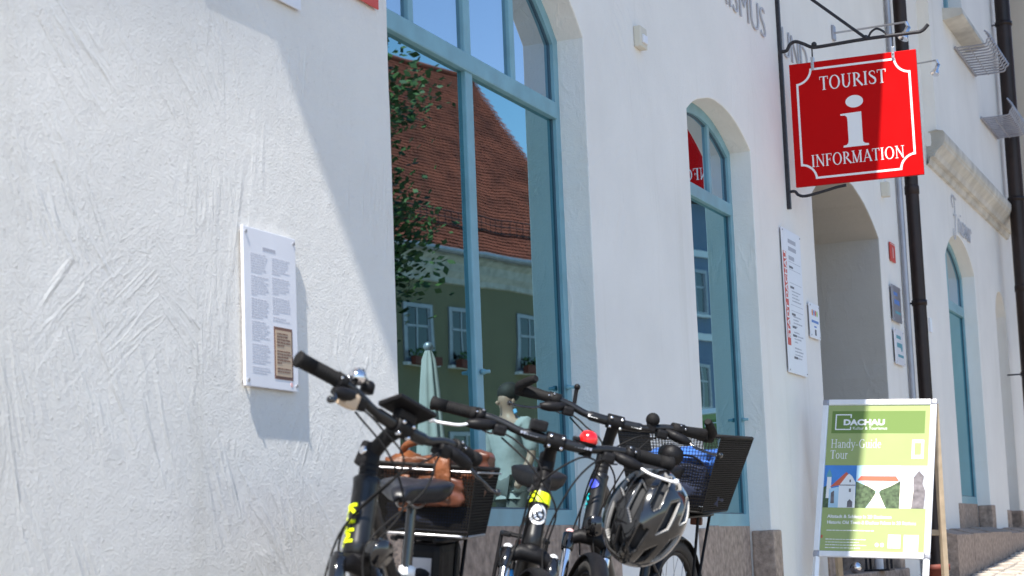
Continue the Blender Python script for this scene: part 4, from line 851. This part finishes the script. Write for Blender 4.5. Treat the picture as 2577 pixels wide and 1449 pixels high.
# wide display on the bar, bell, shifter knob
dsp = empty('display'); dsp.parent = B1
MB(X1 @ Matrix.Translation(C1+V((.0, 0, .045))) @ Matrix.Rotation(R(-28), 4, 'Y')).box(-.036, .036, -.066, .066, -.006, .007, .0065).build('case', M['matte'], dsp)
MB(X1 @ Matrix.Translation(C1+V((.0, 0, .045))) @ Matrix.Rotation(R(-28), 4, 'Y')).box(-.028, .028, -.054, .054, .0065, .0085, .001).build('screen', M['gloss'], dsp)
MB(X1).box(C1.x-.012, C1.x+.012, C1.y-.03, C1.y+.03, C1.z+.005, C1.z+.04, .006).build('bracket', M['matte'], dsp)
lv = E1[-1][3]
bl = empty('bell'); bl.parent = B1
MB(X1).lathe([(0, .030), (.012, .028), (.019, .020), (.021, .010), (.0205, .004), (.018, .0)], lv+V((-.004, .045, .018)), (-.2, .3, 1), 18).build('dome', M['chrome'], bl)
MB(X1).tube([lv+V((-.004, .045, -.004)), lv+V((-.004, .045, .02))], .008, 10).build('post', M['matte'], bl)
kn = empty('switch'); kn.parent = B1
MB(X1).lathe([(0, -.012), (.016, -.012), (.017, .008), (.012, .014), (0, .015)], lv+V((-.012, .095, .02)), (-.3, 0, 1), 16).build('housing', M['matte'], kn); MB(X1).tube([lv+V((-.02, .09, .035)), lv+V((-.035, .08, .055))], .004, 8).build('tab', M['gloss'], kn)
MB(X1).box(lv.x+.004, lv.x+.042, lv.y+.005, lv.y+.045, lv.z-.05, lv.z-.012, .008).build('lever_cover', M['print_tan'], B1)
# lime lettering on the down tube / head tube front
Qd = empty('decal'); Qd.parent = B1
axd = S_; side = V((-.2, -.95, 0)).normalized()
def tube_decal(name, m, parent, o, axis, rad, face, shapes, xf=None, th=.0012):
    """shapes: polygons in (arc length, height) wrapped on a cylinder round o+axis*h; face = outward middle direction"""
    axis = V(axis).normalized(); f0 = (V(face)-axis*V(face).dot(axis)).normalized(); g0 = axis.cross(f0); b = MB(xf)
    for pts in shapes:
        # cut the polygon into narrow strips so that it follows the tube
        bm = bmesh.new(); vs = [bm.verts.new((p[0], p[1], 0)) for p in pts]; bm.faces.new(vs)
        x0, x1 = min(p[0] for p in pts), max(p[0] for p in pts); k = max(1, int((x1-x0)/(rad*.3)))
        for i in range(1, k): bmesh.ops.bisect_plane(bm, geom=bm.verts[:]+bm.edges[:]+bm.faces[:], plane_co=(x0+(x1-x0)*i/k, 0, 0), plane_no=(1, 0, 0))
        ex = bmesh.ops.extrude_face_region(bm, geom=bm.faces[:])
        for q in ex['geom']:
            if isinstance(q, bmesh.types.BMVert): q.co.z += th
        for q in bm.verts:
            a = q.co.x/rad; q.co = V(o)+axis*q.co.y+(f0*math.cos(a)+g0*math.sin(a))*(rad+.0006+q.co.z)
        b.bm(bm)
    return b.build(name, m, parent)
Kp = [rc(0, .25, 0, 1), band([(.2, .5), (.85, 1.02)], .26), band([(.28, .56), (.9, -.02)], .26)]
Tp = [rc(0, .9, .75, 1), rc(.32, .58, 0, .75)]
Mp = [rc(0, .24, 0, 1), rc(.86, 1.1, 0, 1), band([(.1, 1), (.55, .25)], .24), band([(.55, .25), (1.0, 1)], .24)]
def word(glyphs, h, gap=.14, sx=1.):
    out = []; y = 0
    for g, wd in glyphs:                   # letters stacked down the tube, turned a quarter
        for p in g: out.append([(-(q[1]-.5)*h*sx, y-q[0]*h) for q in p])
        y -= (wd+gap)*h
    return out, y
wd, ln = word([(Kp, .9), (Tp, .9), (Mp, 1.1)], .030, .10, 1.15)
tube_decal('lettering', M['lime'], Qd, HB+S_*.118, S_, .0315, V((.75, -.66, 0)), wd)
tube_decal('lettering', M['lime'], Qd, HB+S_*.03, S_, .0315, V((-.1, -1, 0)), [rc(-.006, .006, -.012, .012)])
# --- middle bicycle
PM_ = (5.181, -.486, R(202.5), R(-13.2)); SM_ = R(8.4)
B2, X2, C2, E2, T2 = make_bike('middle black bicycle with lime ring and round silver badge on its head tube', PM_, SM_, .058, .041, .337, .066, .022, .969,
    dict(head_r=.0265, head_len=.165, cables=CBL, grip='ribbed', silver=True, drop=.0, saddle_m='matte', cap='alu', seat_up=.06, lamp=False))
fq = V((1, .06, 0))
tube_decal('lime_ring', M['lime'], B2, HB+S_*.135, S_, .0272, fq, [rc(-.080, .080, -.014, .016)])
bd_ = empty('head_badge'); bd_.parent = B2
tube_decal('badge_disc', M['alu'], bd_, HB+S_*.085, S_, .0268, fq, [arc(0, 0, .0235, .028, 0, 350, 28)], th=.0015)
tube_decal('badge_mark', M['iron'], bd_, HB+S_*.085, S_, .0284, fq, [half_ring(0, 0, (.0175, .0205), (.0125, .0148), -200, 60), band([(-.012, .014), (.0, -.006), (.010, -.013)], [.003, .007, .004]), half_ring(0.004, .001, (.009, .0095), (.0055, .006), 20, 260)], th=.0008)
rb = empty('bell'); rb.parent = B2; o = C2+V((-.004, .088, .012))
MB(X2).lathe([(0, .040), (.011, .039), (.020, .033), (.0255, .022), (.0265, .012), (.025, .007)], o, (0, 0, 1), 24).build('dome', M['bell'], rb)
MB(X2).lathe([(.0155, -.03), (.018, -.03), (.018, .0), (.024, .004), (.024, .009), (0, .009)], o, (0, 0, 1), 20).build('base', M['matte'], rb); MB(X2).box(o.x-.01, o.x+.012, o.y-.042, o.y-.02, o.z+.004, o.z+.016, .004).build('striker', M['matte'], rb)
MB(X2).box(C2.x-.03, C2.x+.02, C2.y-.075, C2.y-.030, C2.z+.016, C2.z+.046, .006).build('display', M['matte'], B2)
for s_ in (-1, 1):
    p = C2+V((.0155, s_*.075, .002)); mm = X2 @ frame(p, (0, 1, .02 if s_ > 0 else -.02), (-.25, 0, 1)); hl = empty('handlebar_mark'); hl.parent = B2; hl.matrix_local = mm
    for k in range(6): MB().rect(-.024+k*.0085, -.024+k*.0085+.0062, -.0035, .0035, -.001, .0006+.0001*k).build('mark', M['zinc'], hl)
for q, m_ in (((.02, .036, -.12), 'sky_blue'), ((.02, -.036, -.125), 'sky_blue')):
    MB().lathe([(0, -.045), (.009, -.04), (.011, 0), (.009, .04), (0, .045)], HB+V(q)+V((-.03, 0, .02)), (.25, q[1]*6, 1), 12).build('frame_decal', M[m_], B2)
# --- rear bicycle
PR_ = (6.183, -.541, R(180.4), R(-7.1)); SR_ = R(29.4)
B3, X3, C3, E3, T3 = make_bike('rearmost black bicycle with bar ends and a blue badge, basket on its carrier', PR_, SR_, .058, .1, .3, .05, .028, .955,
    dict(head_r=.0265, head_len=.19, cables=CBL, grip='ergo', bar_end=True, cap='print_pink', saddle_m='matte', carrier_z=.80, seat_up=.05, tyre=.021))
tube_decal('head_badge', M['badge_blue'], B3, HB+S_*.150, S_, .0272, V((.95, -.25, 0)), [arc(0, 0, .019, .016, 0, 345, 20)])
wd, ln = word([(Kp, .9), (Tp, .9)], .024, .10, 1.)
tube_decal('lettering', M['cyan'], B3, HB+S_*.118, S_, .0272, V((.55, -.83, 0)), wd)
kb = empty('bell'); kb.parent = B3; o = C3+V((-.004, .115, .018)); MB(X3).ball(o+V((0, 0, .018)), .0225, 16).build('dome', M['rubber'], kb); MB(X3).box(o.x-.014, o.x+.014, o.y-.014, o.y+.014, o.z-.02, o.z+.004, .004).build('base', M['matte'], kb)
MB(X3).tube([E3[-1][3]+V((-.01, .075, .0)), E3[-1][3]+V((-.014, .072, .045))], .0065, 8).ball(E3[-1][3]+V((-.014, .072, .052)), .0105, 10).build('bell_lever', M['matte'], B3)
MB(X3).lathe([(0, -.04), (.028, -.036), (.033, 0), (.03, .03), (0, .034)], C3+V((.03, .19, -.055)), (1, .3, 0), 18).build('horn', M['matte'], B3)
for s_ in (-1, 1):
    p = C3+V((.0155, s_*.07, .002)); hl = empty('handlebar_mark'); hl.parent = B3; hl.matrix_local = X3 @ frame(p, (0, 1, 0), (-.25, 0, 1))
    for k in range(4): MB().rect(-.02+k*.0085, -.02+k*.0085+.0065, -.004, .004, -.001, .0006+.0001*k).build('mark', M['white'], hl)

# ================================================================ baskets, bags, helmet
def basket(pose, x0, x1, z0, z1, wt, wb, label, shiny=True, taper=.04):
    e = empty('bicycle_basket', label, 'basket', 'mesh baskets on the carriers', m=bike_matrix(*pose))
    T = [V((x0, -wt, z1)), V((x0, wt, z1)), V((x1-taper, wt*1.06, z1)), V((x1-taper, -wt*1.06, z1))]; Bo = [V((x0-taper*.5, -wb, z0)), V((x0-taper*.5, wb, z0)), V((x1, wb, z0)), V((x1, -wb, z0))]
    def rimp(p, r_=.02):
        o = []
        for i in range(4):
            a, b_, c_ = p[i-1], p[i], p[(i+1) % 4]; o += [b_+(a-b_).normalized()*r_, b_+(a-b_).normalized()*r_*.3+(c_-b_).normalized()*r_*.3, b_+(c_-b_).normalized()*r_]
        return o+[o[0]]
    MB().tube(rimp(T), .0055, 8, cap=False).build('top_rim', M['wire'], e); MB().tube(rimp(Bo), .0045, 8, cap=False).build('bottom_rim', M['steel' if shiny else 'wire'], e)
    if shiny: MB().tube([T[0]+V((.007, .01, -.012)), T[1]+V((.007, -.01, -.012))], .0028, 6).build('rim_strip', M['steel'], e); MB().tube([T[1]+V((.0, .006, -.012)), T[2]+V((.02, .006, -.012))], .0028, 6).build('rim_strip', M['steel'], e)
    def panel(a, b_, c_, d, sp=.0080, r_=.0011):
        m_ = MB(); nu = int((b_-a).length/sp); nv = int((d-a).length/sp); nr = (b_-a).cross(d-a).normalized()
        def wire(p, q):
            t = (q-p).normalized(); s_ = t.cross(nr).normalized()*r_; k = nr*r_
            m_.add([p+s_+k, p-s_+k, p-s_-k, p+s_-k, q+s_+k, q-s_+k, q-s_-k, q+s_-k], [(0, 1, 5, 4), (1, 2, 6, 5), (2, 3, 7, 6), (3, 0, 4, 7)])
        for i in range(nu+1): t = i/nu; wire(a.lerp(b_, t), d.lerp(c_, t))
        for i in range(nv+1): t = i/nv; wire(a.lerp(d, t), b_.lerp(c_, t))
        m_.build('mesh_panel', M['wire'], e)
    for i in range(4): j = (i+1) % 4; panel(T[i], T[j], Bo[j], Bo[i], *((.0115, .0009) if not shiny and i % 2 == 0 else (.008, .0011)))
    panel(Bo[0], Bo[1], Bo[2], Bo[3], .012)
    return e, T, Bo
zb1 = .985
basket(PL, -.455, -.80, zb1-.185, zb1, .135, .118, 'black wire basket on the left bicycle, a brown leather bag inside')
zb3 = 1.085
basket(PR_, -.42, -.78, zb3-.265, zb3, .188, .128, 'black mesh basket on the rearmost bicycle, a blue bag inside', shiny=False)
def soft(name, m, parent, c, sz, seed, amp=.02, bulge=.35, sub=4, squash=0):
    bm = bmesh.new(); bmesh.ops.create_cube(bm, size=2); bmesh.ops.subdivide_edges(bm, edges=bm.edges[:], cuts=9, use_grid_fill=True)
    for q in bm.verts:
        p = q.co.copy(); n_ = p.normalized(); l = max(abs(p.x), abs(p.y), abs(p.z)); r_ = p.lerp(n_*1.25, bulge)
        nz = noise.noise(V((p.x*1.6+seed, p.y*1.6, p.z*1.6)))+.5*noise.noise(V((p.x*4+seed, p.y*4, p.z*4)))
        q.co = V((c[0]+r_.x*sz[0], c[1]+r_.y*sz[1], c[2]+r_.z*sz[2]))+n_*nz*amp
    return MB().bm(bm, True).build(name, m, parent)
bg1 = empty('leather_bag', 'brown leather bag with buckled straps lying in the left basket', 'bag', m=bike_matrix(*PL))
soft('body', M['leather'], bg1, (-.62, .0, .935), (.135, .118, .052), 3.3, .03, .3)
soft('lining', M['navycloth'], bg1, (-.61, .0, .848), (.135, .108, .034), 8.3, .006, .15)
soft('flap', M['leather'], bg1, (-.55, -.01, .97), (.085, .105, .036), 9.1, .03, .45)
soft('pocket', M['leather_dark'], bg1, (-.475, .02, .915), (.035, .085, .035), 5.2, .014, .4)
for yy in (-.055, .05): MB().tube(bez([(-.455, yy, .86), (-.448, yy, .93), (-.50, yy, 1.005), (-.60, yy, 1.012)] if yy < 0 else [(-.433, .052, .90), (-.434, .05, .955), (-.437, .045, 1.0), (-.47, .04, 1.018), (-.60, .03, 1.015)], 5), .013 if yy < 0 else .021, 8, flat=.25).build('strap', M['leather'], bg1); MB().box(-.452, -.436, yy-.017, yy+.017, .895, .925, .003).build('buckle', M['chrome'], bg1)
MB().tube(bez([(-.58, -.09, .99), (-.52, -.07, 1.035), (-.50, .0, 1.05), (-.52, .07, 1.03), (-.58, .09, .985)], 6), .010, 8).build('handle', M['leather'], bg1)
soft('wallet', M['leather_dark'], bg1, (-.70, .09, .995), (.05, .05, .035), 1.7, .01, .4)
bg3 = empty('blue_bag', 'blue cloth bag with a dark pocket lying in the rearmost basket', 'bag', m=bike_matrix(*PR_))
soft('body', M['navycloth'], bg3, (-.60, .01, .90), (.13, .125, .062), 4.4, .02, .35)
soft('cloth', M['bluecloth'], bg3, (-.60, .015, .985), (.125, .118, .040), 7.7, .03, .45)
soft('pocket', M['navycloth'], bg3, (-.462, .055, .925), (.028, .075, .055), 2.7, .008, .35)
MB().tube(bez([(-.47, .0, .985), (-.445, .03, 1.01), (-.445, .085, 1.01), (-.47, .115, .985)], 5), .012, 8, flat=.35).build('handle', M['navycloth'], bg3)
def helmet(o, q, label):
    e = empty('bicycle_helmet', label, 'helmet', m=Matrix.Translation(o) @ q.to_matrix().to_4x4()); e.scale = (1., 1., 1.)
    rx, ry, rz = .140, .112, .118; n_ = 84
    def P(i, j, k=1.):
        a, t = -1+2*i/n_, -1+2*j/n_; x, y = a*math.sqrt(1-t*t/2), t*math.sqrt(1-a*a/2); r = min(1, math.hypot(x, y)); v = r*math.pi*.58
        dx, dy = (x/r, y/r) if r > 1e-6 else (0, 0); X, Y, Z = math.sin(v)*dx, math.sin(v)*dy, math.cos(v)
        rid = 1+.022*math.cos(t*math.pi*3.5)*(1-r**4)+.012*max(0, -X)
        return V((X*rx*rid, Y*ry*rid, Z*rz*rid-.012))*k
    SLOT = [(.0, .07, -.60, -.28), (.0, .075, -.06, .46), (.26, .07, -.72, -.42), (.26, .08, -.20, .22), (.26, .06, .42, .70), (.52, .07, -.60, -.16), (.52, .075, .06, .50), (.76, .05, -.30, .26)]
    def vent(i, j):
        a, t = -1+2*(i+.5)/n_, abs(-1+2*(j+.5)/n_)
        for q, (c, wv, a0, a1) in enumerate(SLOT):
            if abs(t-c) < wv and a0+(t-c)*.9 < a < a1+(t-c)*.9: return q+1
        return 0
    VT = {(i, j): vent(i, j) for i in range(n_) for j in range(n_)}
    def shell(name, m, pick, k0, k1):
        bm = bmesh.new(); vv = {}
        def g(i, j):
            if (i, j) not in vv: vv[(i, j)] = bm.verts.new(P(i, j, k0))
            return vv[(i, j)]
        for i in range(n_):
            for j in range(n_):
                if pick(i, j): bm.faces.new([g(i, j), g(i+1, j), g(i+1, j+1), g(i, j+1)])
        if k1:
            r = bmesh.ops.extrude_face_region(bm, geom=bm.faces[:])
            for q_ in r['geom']:
                if isinstance(q_, bmesh.types.BMVert): q_.co *= k1/k0
        return MB().bm(bm, True).build(name, m, e)
    shell('shell', M['helmet'], lambda i, j: not VT[(i, j)], 1.0, .985); shell('foam_body', M['foam'], lambda i, j: not VT[(i, j)], .983, .87); shell('liner', M['foam'], lambda i, j: True, .80, 0)
    for q, sd in ((2, 0), (4, -1), (4, 1), (6, -1), (6, 1), (7, -1), (7, 1), (5, -1), (5, 1)):                                   # pale edges of the larger vents
        b = MB()
        for (i, j), c in VT.items():
            if c != q or (sd and (j-n_/2+.5)*sd < 0): continue
            for (di, dj, p0, p1) in ((1, 0, (1, 0), (1, 1)), (-1, 0, (0, 1), (0, 0)), (0, 1, (1, 1), (0, 1)), (0, -1, (0, 0), (1, 0))):
                if VT.get((i+di, j+dj), 0) == 0:
                    A, B_ = (i+p0[0], j+p0[1]), (i+p1[0], j+p1[1]); ce = P(i+.5, j+.5)*.93
                    b.add([P(*A, 1.002), P(*B_, 1.002), P(*B_, .90).lerp(ce, .55), P(*A, .90).lerp(ce, .55)], [(0, 1, 2, 3)])
        b.build('vent_trim', M['helmet_white'], e)
    for s_ in (-1, 1): MB().tube(bez([(.04, s_*.088, -.03), (.02, s_*.075, -.09), (-.01, s_*.03, -.14), (-.02, 0, -.15)], 5), .006, 6, flat=.3).build('strap', M['rubber'], e)
    MB().ring((-.09, 0, -.035), .045, .006, (1, 0, .5), 24, 6).build('fit_ring', M['matte'], e)
    return e
hp = at(1628, 1302, 5.32)
fwd = V((.42, -.35, .84)).normalized(); dome = (-cf+cr*.12+cu*.30).normalized(); dome = (dome-fwd*dome.dot(fwd)).normalized(); lat = dome.cross(fwd)
helmet(hp+cf*.03, Matrix((fwd, lat, dome)).transposed().to_quaternion(), 'glossy black bicycle helmet with white-edged vents hanging from the middle handlebar')

# ================================================================ across the street (seen mirrored in the shop windows)
thd = R(15.8); dd = V((math.cos(thd), math.sin(thd), 0)); nn_ = V((-math.sin(thd), math.cos(thd), 0)); GZ = zg(26)
MO = frame((45.56, -16.21, 0), -dd, (0, 0, 1)); MO = Matrix.Translation((45.56, -16.21, 0)) @ Matrix((-dd, -nn_, V((0, 0, 1)))).transposed().to_4x4()
yh = empty('yellow_house', 'ochre house with a steep red tiled roof, mirrored in the large teal window', 'house', m=MO)
MB().box(-5.3, 16, 0, 8, GZ-.3, 8.4).build('wall', M['yellow'], yh)
b = MB(); prof = [(0, 7.7), (-.06, 7.72), (-.08, 7.85), (-.2, 8.0), (-.25, 8.2), (-.42, 8.3), (-.42, 8.42), (0, 8.42)]; n = len(prof)
b.add([(x, p[0], p[1]) for x in (-5.35, 16.05) for p in prof], [tuple(range(n)), tuple(reversed(range(n, 2*n)))]+[(i, i+n, (i+1) % n+n, (i+1) % n) for i in range(n)]).build('cornice', M['cornice'], yh)
MB().tube([(-5.5, -.55, 8.42), (16.2, -.55, 8.42)], .08, 10).build('gutter', M['zinc'], yh)
b = MB(); sl_ = R(55); y0, z0 = -.5, 8.45; Ls = 7.6; nr_ = 64; nt_ = 150; wt = 21.7/nt_
for i in range(nr_):
    s0 = Ls*i/nr_; s1 = Ls*(i+1)/nr_+.05
    for k in range(nt_):
        x0 = -5.5+k*wt+(wt/2 if i % 2 else 0)-.06; l_ = random.uniform(.025, .04)
        q = [(x0+.004, s0+.03, l_), (x0+wt*.5, s0, l_+.004), (x0+wt-.004, s0+.03, l_), (x0+wt-.004, s1, 0), (x0+.004, s1, 0)]
        b.add([(x, y0+s*math.cos(sl_)-h*math.sin(sl_), z0+s*math.sin(sl_)+h*math.cos(sl_)) for x, s, h in q], [(0, 1, 2, 3, 4)])
rf = b.build('roof_tiles', M['tile'], yh); rf['kind'] = 'stuff'
ry_, rz_ = y0+Ls*math.cos(sl_), z0+Ls*math.sin(sl_)
b = MB(); b.add([(-5.4, y0+.05, z0-.02), (16.1, y0+.05, z0-.02), (16.1, ry_, rz_-.03), (-5.4, ry_, rz_-.03), (-5.4, 2*ry_-y0, z0-.02), (16.1, 2*ry_-y0, z0-.02)], [(0, 1, 2, 3), (3, 2, 5, 4), (0, 3, 4), (1, 5, 2)]).build('roof_deck', M['tile'], yh)
MB().tube([(-5.5, ry_, rz_), (16.2, ry_, rz_)], .1, 10).build('ridge', M['tile'], yh)
b = MB()
for k in range(80): x = -5.2+k*.26; b.tube([(x, -.05, 9.15), (x, -.05, 9.55)], .01, 4, cap=False)
for z in (9.2, 9.38, 9.55): b.tube([(-5.3, -.05, z), (15.8, -.05, z)], .014, 5)
b.build('snow_guard', M['iron'], yh)
def far_window(house, x, z0, w_, h_, box=True):
    W = empty('window'); W.parent = house; W.location = (x, 0, z0)
    f = MB(); a = w_/2
    for q in ((-a-.1, -a, -.1, h_+.1), (a, a+.1, -.1, h_+.1), (-a, a, -.1, 0), (-a, a, h_, h_+.1)): f.box(q[0], q[1], -.05, .05, q[2], q[3])
    for q in ((-.03, .03, 0, h_), (-a, -.03, h_*.62, h_*.62+.06), (.03, a, h_*.62, h_*.62+.06), (-a, -a+.06, 0, h_), (a-.06, a, 0, h_)): f.box(q[0], q[1], -.03, .03, q[2], q[3])
    f.build('frame', M['zinc'], W); MB().box(-a, a, -.012, -.006, 0, h_).build('pane', M['gloss'], W)
    MB().box(-a-.14, a+.14, -.16, -.0, -.17, -.1).build('sill', M['white'], W)
    if box:
        bx = MB().box(-a, a, -.34, -.17, -.16, .04).build('flower_box', M['terracotta'], W); fl = MB()
        for k in range(60):
            p = V((random.uniform(-a, a), random.uniform(-.38, -.14), random.uniform(.02, .24))); s_ = random.uniform(.03, .06); u = V((random.uniform(-1, 1), random.uniform(-1, 1), random.uniform(-1, 1))).normalized(); v = u.orthogonal().normalized()
            fl.add([p-u*s_, p-v*s_, p+u*s_, p+v*s_], [(0, 1, 2, 3)])
        fl.build('flowers', M['leaf'], bx)
for x in (2.0, .30, -2.45, 4.4, 6.8, 9.2, 11.6, -4.3): far_window(yh, x, 5.72, .92, 1.3); far_window(yh, x, 2.4, 1.0, 1.5, False)
bh = empty('blue_house', 'slate blue house with white bands and windows, mirrored in the narrow teal window', 'house', m=MO)
MB().box(-18, -5.5, .3, 6, GZ-.3, 11.4).build('wall', M['blue'], bh)
for z in (9.68, 7.15): MB().box(-18.05, -5.45, .22, .3, z-.1, z+.1).build('band', M['white'], bh)
for x in (-11.35, -9.0, -6.9, -13.7, -16): 
    for z in (7.9, 5.05): far_window(bh, x, z, .9, 1.2, False)
for o in list(bh.children):
    if o.name.startswith('window'): o.location.y = .3
b = MB(); b.add([(-18.4, -.2, 11.4), (-5.3, -.2, 11.4), (-5.3, 3.2, 12.3), (-18.4, 3.2, 12.3), (-5.3, 6.4, 11.4), (-18.4, 6.4, 11.4)], [(0, 1, 2, 3), (3, 2, 4, 5), (0, 3, 5), (1, 4, 2)]).build('roof', M['tile'], bh)
bn = empty('banner', 'pale yellow banner on an iron arm, mirrored in the large teal window', 'banner', m=MO @ Matrix.Translation((-2.95, -1.05, 4.5)))
MB().box(-.02, .02, -.5, .3, 0, 1.75).build('cloth', M['cream'], bn); MB().tube([(0, 1.05, 1.35), (0, -.5, 1.85)], .03, 8).build('arm', M['iron'], bn)
# lime tree
tp = mir(622, 300, 23.); tp.z = zg(tp.x)
tr = empty('lime_tree', 'leafy green tree on the square, mirrored in the large teal window', 'tree', m=Matrix.Translation(tp))
tk = MB(); tk.tube(bez([(0, 0, -.1), (.05, .02, 1.6), (-.05, .05, 3.4), (.08, 0, 5.2), (0, 0, 7.4)], 4), [.24-.012*i for i in range(17)], 12); tips = []
for k in range(40):
    z = random.uniform(2.6, 7.2); a = random.uniform(0, 6.28); l_ = random.uniform(1.1, 2.3)*(1-.28*abs(z-4.6)/2.8)
    p = [V((0, 0, z)), V((math.cos(a)*l_*.5, math.sin(a)*l_*.5, z+.35)), V((math.cos(a)*l_, math.sin(a)*l_, z+.5+random.uniform(-.3, .5)))]
    tk.tube(bez(p, 3), [.06-.008*i for i in range(7)], 6); tips += [p[1].lerp(p[2], t) for t in (.2, .6, 1.0)]
tk.build('trunk', M['bark'], tr)
lf = MB()
for c in tips+[V((random.uniform(-.5, .5), random.uniform(-.5, .5), random.uniform(7, 8.3))) for _ in range(8)]:
    for k in range(230):
        p = c+V((random.gauss(0, .30), random.gauss(0, .30), random.gauss(0, .24))); s_ = random.uniform(.035, .062)
        u = V((random.uniform(-1, 1), random.uniform(-1, 1), random.uniform(-.4, .4))).normalized(); v = (u.orthogonal()+V((0, 0, random.uniform(-.5, .5)))).normalized()
        lf.add([p-u*s_, p-v*s_*.7, p+u*s_, p+v*s_*.7], [(0, 1, 2, 3)])
cw_ = lf.build('crown', M['leaf'], tr); cw_['kind'] = 'stuff'
# closed parasol
pp_ = mir(1076, 1000, 14.); pp_.z = zg(pp_.x)
pa_ = empty('closed_parasol', 'closed pale parasol on the pavement, mirrored in the large teal window', 'parasol', m=Matrix.Translation(pp_)); top_ = mir(1076, 882, 14.).z-pp_.z
MB().tube([(0, 0, .05), (0, 0, top_+.03)], .022, 10).build('pole', M['alu'], pa_); MB().lathe([(0, 0), (.3, 0), (.3, .06), (.05, .09), (0, .09)], n=24).build('base', M['stone'], pa_); MB().ball((0, 0, top_+.03), .035, 12).build('finial', M['zinc'], pa_)
b = MB(); vs = []; nk = 32; hs = [0, .06, .3, .7, 1.1, 1.5]; rs_ = [.025, .04, .065, .092, .118, .135]
for h, r_ in zip(hs, rs_):
    for k in range(nk): a = 2*math.pi*k/nk; q = r_*(1+.22*math.cos(8*a)*(h > .02)); vs.append((q*math.cos(a), q*math.sin(a), top_-h))
b.add(vs, [(i*nk+k, (i+1)*nk+k, (i+1)*nk+(k+1) % nk, i*nk+(k+1) % nk) for i in range(5) for k in range(nk)], True).build('canopy', M['canvas'], pa_)
# passer-by
ps = mir(1285, 1300, 16.3); ps.z = zg(ps.x)
pe = empty('person', 'person in a pale shirt with a striped shoulder bag, mirrored in the large teal window', 'person', m=Matrix.Translation(ps) @ Matrix.Rotation(R(115), 4, 'Z'))
def skin(name, m, joints, edges, parent, lvl=2):
    me = bpy.data.meshes.new(name); me.from_pydata([j[0] for j in joints], edges, []); o = bpy.data.objects.new(name, me); col.objects.link(o)
    o.modifiers.new('s', 'SKIN'); 
    for i, j in enumerate(joints): me.skin_vertices[0].data[i].radius = (j[1], j[2] if len(j) > 2 else j[1]); 
    me.skin_vertices[0].data[0].use_root = True
    o.modifiers.new('u', 'SUBSURF').levels = lvl; o.modifiers['u'].render_levels = lvl
    dg = bpy.context.evaluated_depsgraph_get(); nm = bpy.data.meshes.new_from_object(o.evaluated_get(dg)); bpy.data.objects.remove(o)
    nm.name = name; nm.materials.clear(); nm.materials.append(m)
    for p in nm.polygons: p.use_smooth = True
    o = bpy.data.objects.new(name, nm); col.objects.link(o); o.parent = parent; return o
J = [((0, 0, .95), .15, .11), ((0, 0, 1.15), .15, .11), ((0, 0, 1.36), .18, .11), ((0, 0, 1.47), .07, .06), ((0, .005, 1.54), .062, .065), ((0, .02, 1.62), .075, .09), ((0, .015, 1.70), .062, .078),
     ((.2, 0, 1.42), .055), ((.26, .0, 1.16), .043), ((.25, .12, .95), .032), ((.24, .16, .88), .03), ((-.2, 0, 1.42), .055), ((-.27, -.02, 1.16), .043), ((-.27, .05, .92), .032), ((-.27, .07, .84), .03),
     ((.09, 0, .9), .085), ((.10, .1, .5), .06), ((.10, .06, .09), .042), ((.10, .2, .05), .04), ((-.09, 0, .9), .085), ((-.10, -.06, .5), .06), ((-.10, -.16, .09), .042), ((-.10, -.03, .05), .04)]
ED = [(0, 1), (1, 2), (2, 3), (3, 4), (4, 5), (5, 6), (2, 7), (7, 8), (8, 9), (9, 10), (2, 11), (11, 12), (12, 13), (13, 14), (0, 15), (15, 16), (16, 17), (17, 18), (0, 19), (19, 20), (20, 21), (21, 22)]
skin('body', M['skin'], J, ED, pe)
def grow(i, k): return (J[i][0], J[i][1]+k, (J[i][2] if len(J[i]) > 2 else J[i][1])+k)
T_ = [grow(0, .022), grow(1, .025), grow(2, .018), grow(7, .016), grow(8, .018), grow(11, .016), grow(12, .018), ((0, 0, .86), .175, .13)]
skin('shirt', M['shirt'], T_, [(0, 1), (1, 2), (2, 3), (3, 4), (2, 5), (5, 6), (0, 7)], pe)
T_ = [((0, 0, .93), .155, .115)]+[grow(i, .02) for i in (15, 16, 17, 19, 20, 21)]
skin('trousers', M['trousers'], T_, [(0, 1), (1, 2), (2, 3), (0, 4), (4, 5), (5, 6)], pe)
MB().ball((0, -.012, 1.685), .105, 18, (.88, 1.02, .9)).build('hair', M['hair'], pe)
for s_ in (-1, 1): MB().ball((s_*.083, .015, 1.60), .028, 10, (.4, .7, 1.1)).build('ear', M['skin'], pe)
MB().ball((0, .12, 1.60), .018, 10, (.8, 1.2, 1.1)).build('nose', M['skin'], pe)
for s_ in (-1, 1): MB().box(s_*.10-.045, s_*.10+.045, -.02 if s_ > 0 else -.24, .26 if s_ > 0 else .04, 0, .09, .03).build('shoe', M['rubber'], pe)
bgp = empty('shoulder_bag', 'blue striped shoulder bag worn by the mirrored passer-by', 'bag', m=pe.matrix_world.copy())
soft('body', M['bagstripe'], bgp, (-.25, -.14, 1.02), (.06, .14, .16), 3., .01, .3); MB().tube(bez([(-.2, -.16, 1.16), (-.12, -.10, 1.35), (.05, -.02, 1.53), (.16, .06, 1.5)], 4), .016, 6, flat=.3).build('strap', M['bagstripe'], bgp)
